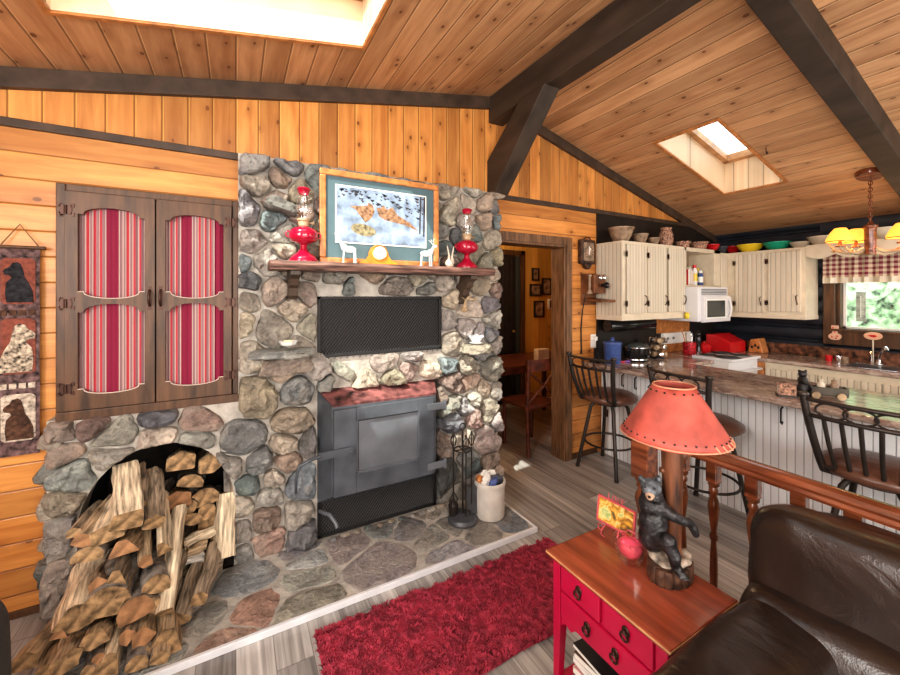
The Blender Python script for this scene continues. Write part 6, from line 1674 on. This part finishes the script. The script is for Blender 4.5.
# --- chandelier
kx, ky = 4.33, 1.045
kz = zr(kx)
ch = thing('antler_chandelier', 'antler chandelier with glowing amber shades hung on a chain', 'chandelier', (kx, ky, 1.86))
MB().lathe([(.075, -.030), (.085, -.012), (.085, .012), (.03, .03)][::1], (kx, ky, kz - .005), 28, R=rotm(y=math.atan(.27))).build('canopy', M['rail'], ch, smooth=45)
m = MB(); z = kz - .03; k = 0
while z > 2.11:
    z -= .026; m.ring((kx + .003 * math.sin(k), ky, z), .012, .0028, (1, 0, 0) if k % 2 else (0, 1, 0), 14, 6, (1, 1.5)); k += 1
m.tube([(kx, ky, kz - .02), (kx + .01, ky, (kz + 2.1) / 2), (kx, ky, 2.09)], .003, 6); m.build('chain', M['rail'], ch, smooth=60)
MB().lathe([(.012, -.10), (.03, -.095), (.034, -.075), (.028, -.06), (.034, -.04), (.034, .11), (.045, .115), (.045, .13), (.02, .145), (.01, .16)], (kx, ky, 1.94), 20).build('wood_column', M['rail'], ch, smooth=40)
for k, ang_ in enumerate((106, -74, 42)):
    a = math.radians(ang_); dx, dy = math.cos(a), math.sin(a)
    def A(r, z, s=0): return (kx + dx * r - dy * s, ky + dy * r + dx * s, z)
    m = MB().tube([A(.02, 1.90), A(.07, 1.865, .012), A(.13, 1.865, .02), A(.20, 1.895, .012), A(.235, 1.95, -.01)], .01, 8, rad=[.013, .014, .012, .009, .003])
    m.tube([A(.12, 1.862, .016), A(.16, 1.90, .05), A(.17, 1.94, .07)], .006, 8, rad=[.008, .006, .002]).tube([A(.19, 1.872, .018), A(.21, 1.89, -.03), A(.20, 1.93, -.05)], .006, 8, rad=[.008, .006, .002])
    ar = m.build('antler_arm', M['antler'], ch, smooth=60)
    c = A(.165, 1.940)
    MB().lathe([(.028, -.02), (.034, -.012), (.012, -.004), (.010, .03)], c, 16).build('candle_cup', M['rail'], ar, smooth=50)
    m = MB().lathe([(.090, .022), (.083, .050), (.062, .094), (.036, .130), (.032, .132)], c, 20, caps=False); s_ = m.build('shade', M['amber'], ch, smooth=60); so = s_.modifiers.new('s', 'SOLIDIFY'); so.thickness = .002
    MB().ring((c[0], c[1], c[2] + .022), .091, .003).build('rim', M['rail'], s_)
    ld = bpy.data.lights.new('bulb', 'POINT'); ld.energy = 1.2; ld.color = (1, .72, .4); ld.shadow_soft_size = .02; lo_ = bpy.data.objects.new('bulb', ld); COL.objects.link(lo_); lo_.location = (c[0], c[1], c[2] + .06)
# hook by the skylight
m = MB().tube([(3.62, 1.44, zr(3.62) + .002), (3.62, 1.44, zr(3.62) - .03), (3.63, 1.44, zr(3.62) - .045), (3.645, 1.44, zr(3.62) - .035), (3.645, 1.44, zr(3.62) - .022)], .0035, 8); single(m, 'ceiling_hook', M['iron'], 'small iron hook in the ceiling beside the right skylight', 'hook', (3.62, 1.44, zr(3.62)))

# ================================================================== WALL PHONE AND CLOCK
def wp(px, py): return onY(px, py, WY - .03)
c = wp(587, 252)
ck = thing('antique_wall_clock', 'dark carved wall clock above the wooden wall phone', 'clock', (c.x, WY - .03, c.z))
w_, h_ = .095, .115
MB().box(c.x - w_, c.x + w_, WY - .05, WY - .001, c.z - h_, c.z + h_).build('case', M['stump'], ck, bevel=.01)
MB().box(c.x - w_ * .72, c.x + w_ * .72, WY - .056, WY - .048, c.z - h_ * .75, c.z + h_ * .75).build('dial', M['tanware'], ck, bevel=.004)
m = MB().box(c.x - .003, c.x + .003, WY - .062, WY - .056, c.z - .03, c.z + .05).box(-.003, .003, -.003, .003, -.01, .035, R=rotm(y=.4), at=(c.x, WY - .06, c.z - .0)); m.build('hands', M['white'], ck)
m = MB()
for k in range(12):
    a = k * PI / 6; m.box(-.003, .003, -.001, .001, .045, .058, R=rotm(y=a), at=(c.x, WY - .057, c.z))
m.build('hour_marks', M['black'], ck)
MB().tube([(c.x - .05, WY - .03, c.z + h_), (c.x - .02, WY - .04, c.z + h_ + .022), (c.x + .02, WY - .04, c.z + h_ + .022), (c.x + .05, WY - .03, c.z + h_)], .006, 8).build('carved_crest', M['stump'], ck, smooth=60)
m = MB().prism([(c.x - .05, c.z - h_), (c.x + .05, c.z - h_), (c.x + .03, c.z - h_ - .035), (c.x, c.z - h_ - .05), (c.x - .03, c.z - h_ - .035)], 1, WY - .05, WY - .01); m.build('pendulum_housing', M['stump'], ck, bevel=.004)
c = wp(590, 284)
ph = thing('wooden_wall_phone', 'old wooden crank wall telephone with two bells and a shelf', 'telephone', (c.x, WY - .04, c.z))
M['phonewood'] = plain('walnut_phone', (.19, .075, .03), .35, var=.3, scale=10)
MB().box(c.x - .085, c.x + .075, WY - .15, WY - .001, c.z - .09, c.z + .085).build('box', M['phonewood'], ph, bevel=.006)
MB().box(c.x - .095, c.x + .10, WY - .015, WY, c.z - .20, c.z + .10).build('back_board', M['phonewood'], ph, bevel=.004)
for dx in (.005, .06): MB().ball((c.x + dx - .01, WY - .158, c.z + .055), (.024, .014, .024)).build('bell', M['chrome'], ph, smooth=60)
MB().lathe([(.016, 0), (.018, .03), (.030, .055), (.028, .06), (.01, .04)], (c.x + .02, WY - .15, c.z - .015), 18, R=rotm(x=PI / 2)).build('mouthpiece', M['blackgloss'], ph, smooth=50)
hx = c.x - .075
MB().tube([(hx - .035, WY - .12, c.z + .07), (hx - .035, WY - .12, c.z - .06)], .012, 12).lathe([(.012, 0), (.026, -.025), (.026, -.04), (.01, -.042)], (hx - .035, WY - .12, c.z - .055), 16).lathe([(.02, 0), (.02, .015), (.008, .02)], (hx - .035, WY - .12, c.z + .065), 16).build('receiver', M['tanware'], ph, smooth=50)
m = MB().prism([(WY - .001, c.z - .13), (WY - .24, c.z - .150), (WY - .24, c.z - .170), (WY - .001, c.z - .165)], 0, c.x - .085, c.x + .095); m.build('writing_shelf', M['phonewood'], ph, bevel=.004)
MB().tube([(hx - .02, WY - .06, c.z - .10), (hx - .015, WY - .02, c.z - .25), (hx - .025, WY - .012, c.z - .42), (hx - .02, WY - .012, c.z - .60), (hx - .022, WY - .012, c.z - .66)], .006, 8, rad=[.004, .005, .006, .006, .010]).build('hanging_cord', M['black'], ph, smooth=60)
MB().tube([(c.x + .085, WY - .04, c.z + .01), (c.x + .12, WY - .04, c.z + .01), (c.x + .12, WY - .04, c.z - .03)], .005, 8).ball((c.x + .12, WY - .04, c.z - .04), .012).build('crank', M['blackgloss'], ph, smooth=60)

# ================================================================== HALL ROOM
def hang(px0, py0, px1, py1, lab, mt_='night', inner=None):
    a, b = onY(px0, py0, 4.33), onY(px1, py1, 4.33); a, b = (min(a.x, b.x), max(a.x, b.x)), (min(a.z, b.z), max(a.z, b.z))
    f = thing('hall_picture', lab, 'picture', ((a[0] + a[1]) / 2, 4.33, b[0]), 'framed photos on the hall wall')
    w = .022
    MB().box(a[0], a[1], 4.318, 4.339, b[0], b[0] + w).box(a[0], a[1], 4.318, 4.339, b[1] - w, b[1]).box(a[0], a[0] + w, 4.318, 4.339, b[0] + w, b[1] - w).box(a[1] - w, a[1], 4.318, 4.339, b[0] + w, b[1] - w).build('frame', M[mt_], f)
    MB().box(a[0] + w, a[1] - w, 4.327, 4.338, b[0] + w, b[1] - w).build('photo', inner or M['tap_cream'], f)
pmx = plain('warm_family_photo', (.30, .20, .14), .4, var=1.2, scale=14)
hang(532, 268, 539, 281, 'topmost small dark-framed photo on the hall wall', inner=pmx)
hang(530, 284, 541, 296, 'left middle wide dark-framed photo on the hall wall', inner=pmx)
hang(542, 278, 551, 295, 'right middle tall dark-framed photo on the hall wall', inner=pmx)
hang(534, 301, 544, 317, 'lowest dark-framed photo on the hall wall', inner=pmx)
hang(548, 299, 557, 309, 'small white-framed picture beside the door casing', 'white', inner=M['tap_red'])
tb2 = thing('dining_table', 'dark wood dining table in the room beyond the doorway', 'table', (2.85, 3.75, 0))
MB().box(2.15, 3.72, 3.28, 4.0, .735, .765).build('tabletop', M['chair_wood'], tb2, bevel=.006)
MB().box(2.25, 3.62, 3.36, 3.92, .66, .735).build('apron', M['chair_wood'], tb2)
for (lx2, ly2) in ((2.26, 3.38), (3.60, 3.38), (2.26, 3.90), (3.60, 3.90)):
    MB().lathe([(.025, .001), (.03, .05), (.022, .1), (.036, .3), (.028, .5), (.036, .62), (.036, .70)], (lx2, ly2, 0), 14).build('leg', M['chair_wood'], tb2, smooth=50)
dc = thing('dining_chair', 'dark reddish wooden chair with crossed back at the hall doorway', 'chair', (2.60, 3.02, 0))
cx, cy = 2.60, 3.02
for sd in (-1, 1):
    MB().tube([(cx + sd * .19, cy - .20, .002), (cx + sd * .185, cy - .17, .45), (cx + sd * .19, cy - .20, .90)], .02, 8).build('rear_leg', M['chair_wood'], dc, smooth=50)
    MB().tube([(cx + sd * .18, cy + .19, .002), (cx + sd * .18, cy + .19, .44)], .02, 8).build('front_leg', M['chair_wood'], dc, smooth=50)
MB().box(cx - .21, cx + .21, cy - .19, cy + .22, .44, .475).build('seat', M['chair_wood'], dc, bevel=.01)
m = MB(); rs = []
for k in range(9):
    u = -1 + k / 4; yy_ = cy - .20 - .03 * (1 - u * u) ; rs.append([(cx + u * .205, yy_, .80), (cx + u * .205, yy_ + .02, .80), (cx + u * .205, yy_ + .02, .915), (cx + u * .205, yy_, .915)])
m.rings(rs); m.build('top_rail', M['chair_wood'], dc, bevel=.004)
m = MB().tube([(cx - .18, cy - .18, .50), (cx, cy - .205, .66), (cx + .18, cy - .19, .80)], .013, 8).tube([(cx + .18, cy - .18, .50), (cx, cy - .205, .66), (cx - .18, cy - .19, .80)], .013, 8); m.build('cross_slats', M['chair_wood'], dc, smooth=60)
o = MB().box(3.05, 3.22, 3.40, 3.48, .766, .90); b0_ = single(o, 'napkin_box', M['creamware'], 'cream box with a scroll design on the dining table', 'box', (3.13, 3.44, .766), bevel=.004)
c = MB(); c.ring((3.10, 3.397, .83), .025, .004, (0, 1, 0)); c.ring((3.15, 3.397, .83), .02, .004, (0, 1, 0)); c.ring((3.185, 3.397, .83), .016, .004, (0, 1, 0)); c.build('scroll_design', M['black'], b0_)
# outside greenery beyond the kitchen window
struct(MB().box(5.5, 16, -9, 12, -.6, -.5).build('ground', M['grass']))
og = random.Random(8)
for k in range(15):
    x = og.uniform(8.2, 9.6); y = -3.2 + k * .62; r = og.uniform(.9, 1.4); m = MB(); m.ball((0, 0, 0), 1, 40, 28)
    for i in range(len(m.v)):
        q = m.v[i]; d = 1 + .30 * noise.noise(q * 2.2 + Vector((k, 0, 0))) + .22 * noise.noise(q * 6 + Vector((0, k, 0))) + .12 * noise.noise(q * 14)
        m.v[i] = Vector((q.x * r * d * .8, q.y * r * d, q.z * r * 1.5 * d + r * 1.3 - .2))
    t_ = thing('leafy_bush', 'leafy green foliage outside, seen through the kitchen window', 'bush', (x, y, -.5), 'bushes outside the kitchen window')
    m.build('leaves', M['leaf'], t_, world=False, smooth=80)
    MB().tube([(0, 0, 0), (.05, 0, .8)], .06, 8).build('stem', M['bark'], t_, world=False)

# tree added above the roof only to block sun at the kitchen skylight
m = MB(); m.ball((0, 0, 0), 1, 40, 28)
for i in range(len(m.v)):
    q = m.v[i]; d = 1 + .25 * noise.noise(q * 2.5) + .2 * noise.noise(q * 7); m.v[i] = Vector((q.x * .75 * d, q.y * .75 * d, q.z * .7 * d))
t_ = thing('overhanging_tree', 'tall green tree behind the cabin, its crown over the roof', 'tree', (2.4, 5.6, -.5))
o = m.build('leaves', M['leaf'], t_, world=False, smooth=80)
for v_ in o.data.vertices: v_.co += Vector((2.05 - 2.4, .55 - 5.6, 6.0))
MB().tube([(0, 0, 0), (0, -.1, 2.5), (-.1, -.4, 4.4), (-.2, -2.2, 5.6), (-.35, -5.05, 6.0)], .1, 10, rad=[.16, .13, .11, .08, .03]).build('trunk', M['bark'], t_, world=False, smooth=60)
struct(MB().box(-6, 5.5, 4.6, 9, -.6, -.5).build('ground', M['grass']))
# ================================================================== CAMERA, LIGHT
cd = bpy.data.cameras.new('camera'); cam = bpy.data.objects.new('camera', cd); COL.objects.link(cam)
cam.location = (0, 0, EYE); cam.rotation_euler = (PI / 2, 0, -math.radians(29))
cd.sensor_fit = 'HORIZONTAL'; cd.sensor_width = 36; cd.lens = 36 * F / 900; cd.shift_y = -(337.5 - 295) / 900; cd.clip_start = .05
SC.camera = cam
def light(name, typ, loc, power, col=(1, 1, 1), size=1, sizey=None, aim=None, spread=None):
    ld = bpy.data.lights.new(name, typ); o = bpy.data.objects.new(name, ld); COL.objects.link(o); o.location = loc
    ld.energy = power; ld.color = col
    if typ == 'AREA':
        ld.size = size
        if sizey: ld.shape = 'RECTANGLE'; ld.size_y = sizey
    elif typ == 'POINT': ld.shadow_soft_size = size
    if aim is not None: o.rotation_euler = (Vector(aim) - Vector(loc)).to_track_quat('-Z', 'Y').to_euler()
    return o
sun = light('sun', 'SUN', (-3, -2, 6), 7.0, (1, .96, .88)); sun.data.angle = .012
sun.rotation_euler = Vector((1.265, 1.0, -2.15)).to_track_quat('-Z', 'Y').to_euler()
light('window_glow_south', 'AREA', (.3, -2.3, 1.75), 95, (1, .97, .93), 2.6, 1.5, (.9, 2.4, 1.1))  # soft fill added in front of the closed south wall
light('window_glow_west', 'AREA', (-1.85, .2, 1.7), 64, (1, .98, .95), 1.6, 1.2, (1.5, 1.6, .9))  # added fill lamp; the west wall behind it has no window
light('ceiling_bounce', 'AREA', (.6, -.9, 1.0), 26, (1, .95, .88), 2.4, 1.2, (.9, .8, 3.1))
light('kitchen_window_light', 'AREA', (4.2, -1.6, 1.9), 26, (1, .98, .94), 1.6, 1.2, (4.0, 2.4, 1.2))  # area lamp added to brighten the kitchen, away from its window
light('kitchen_bounce', 'AREA', (3.9, .3, 1.15), 9, (1, .95, .88), 1.2, 1.0, (3.7, 1.4, 2.6))
light('skylight_glow_behind_camera', 'AREA', (-1.15, .40, 2.40), 24, (1, .98, .96), .9, .6, (1.35, .2, .6))  # unseen lamp added for highlights on the recliner leather
light('hall_lamp', 'POINT', (2.6, 3.6, 2.2), 22, (1, .78, .48), .15)  # point light without a fixture, added to warm the hall
w = bpy.data.worlds.new('sky'); SC.world = w; w.use_nodes = True
bg = w.node_tree.nodes['Background']; bg.inputs[0].default_value = (.86, .93, 1.0, 1); bg.inputs[1].default_value = 2.6
SC.view_settings.view_transform = 'Standard'; SC.view_settings.look = 'Medium High Contrast'; SC.view_settings.exposure = 0.16
try: SC.cycles.max_bounces = 8; SC.cycles.transparent_max_bounces = 12; SC.cycles.sample_clamp_indirect = 6
except Exception: pass
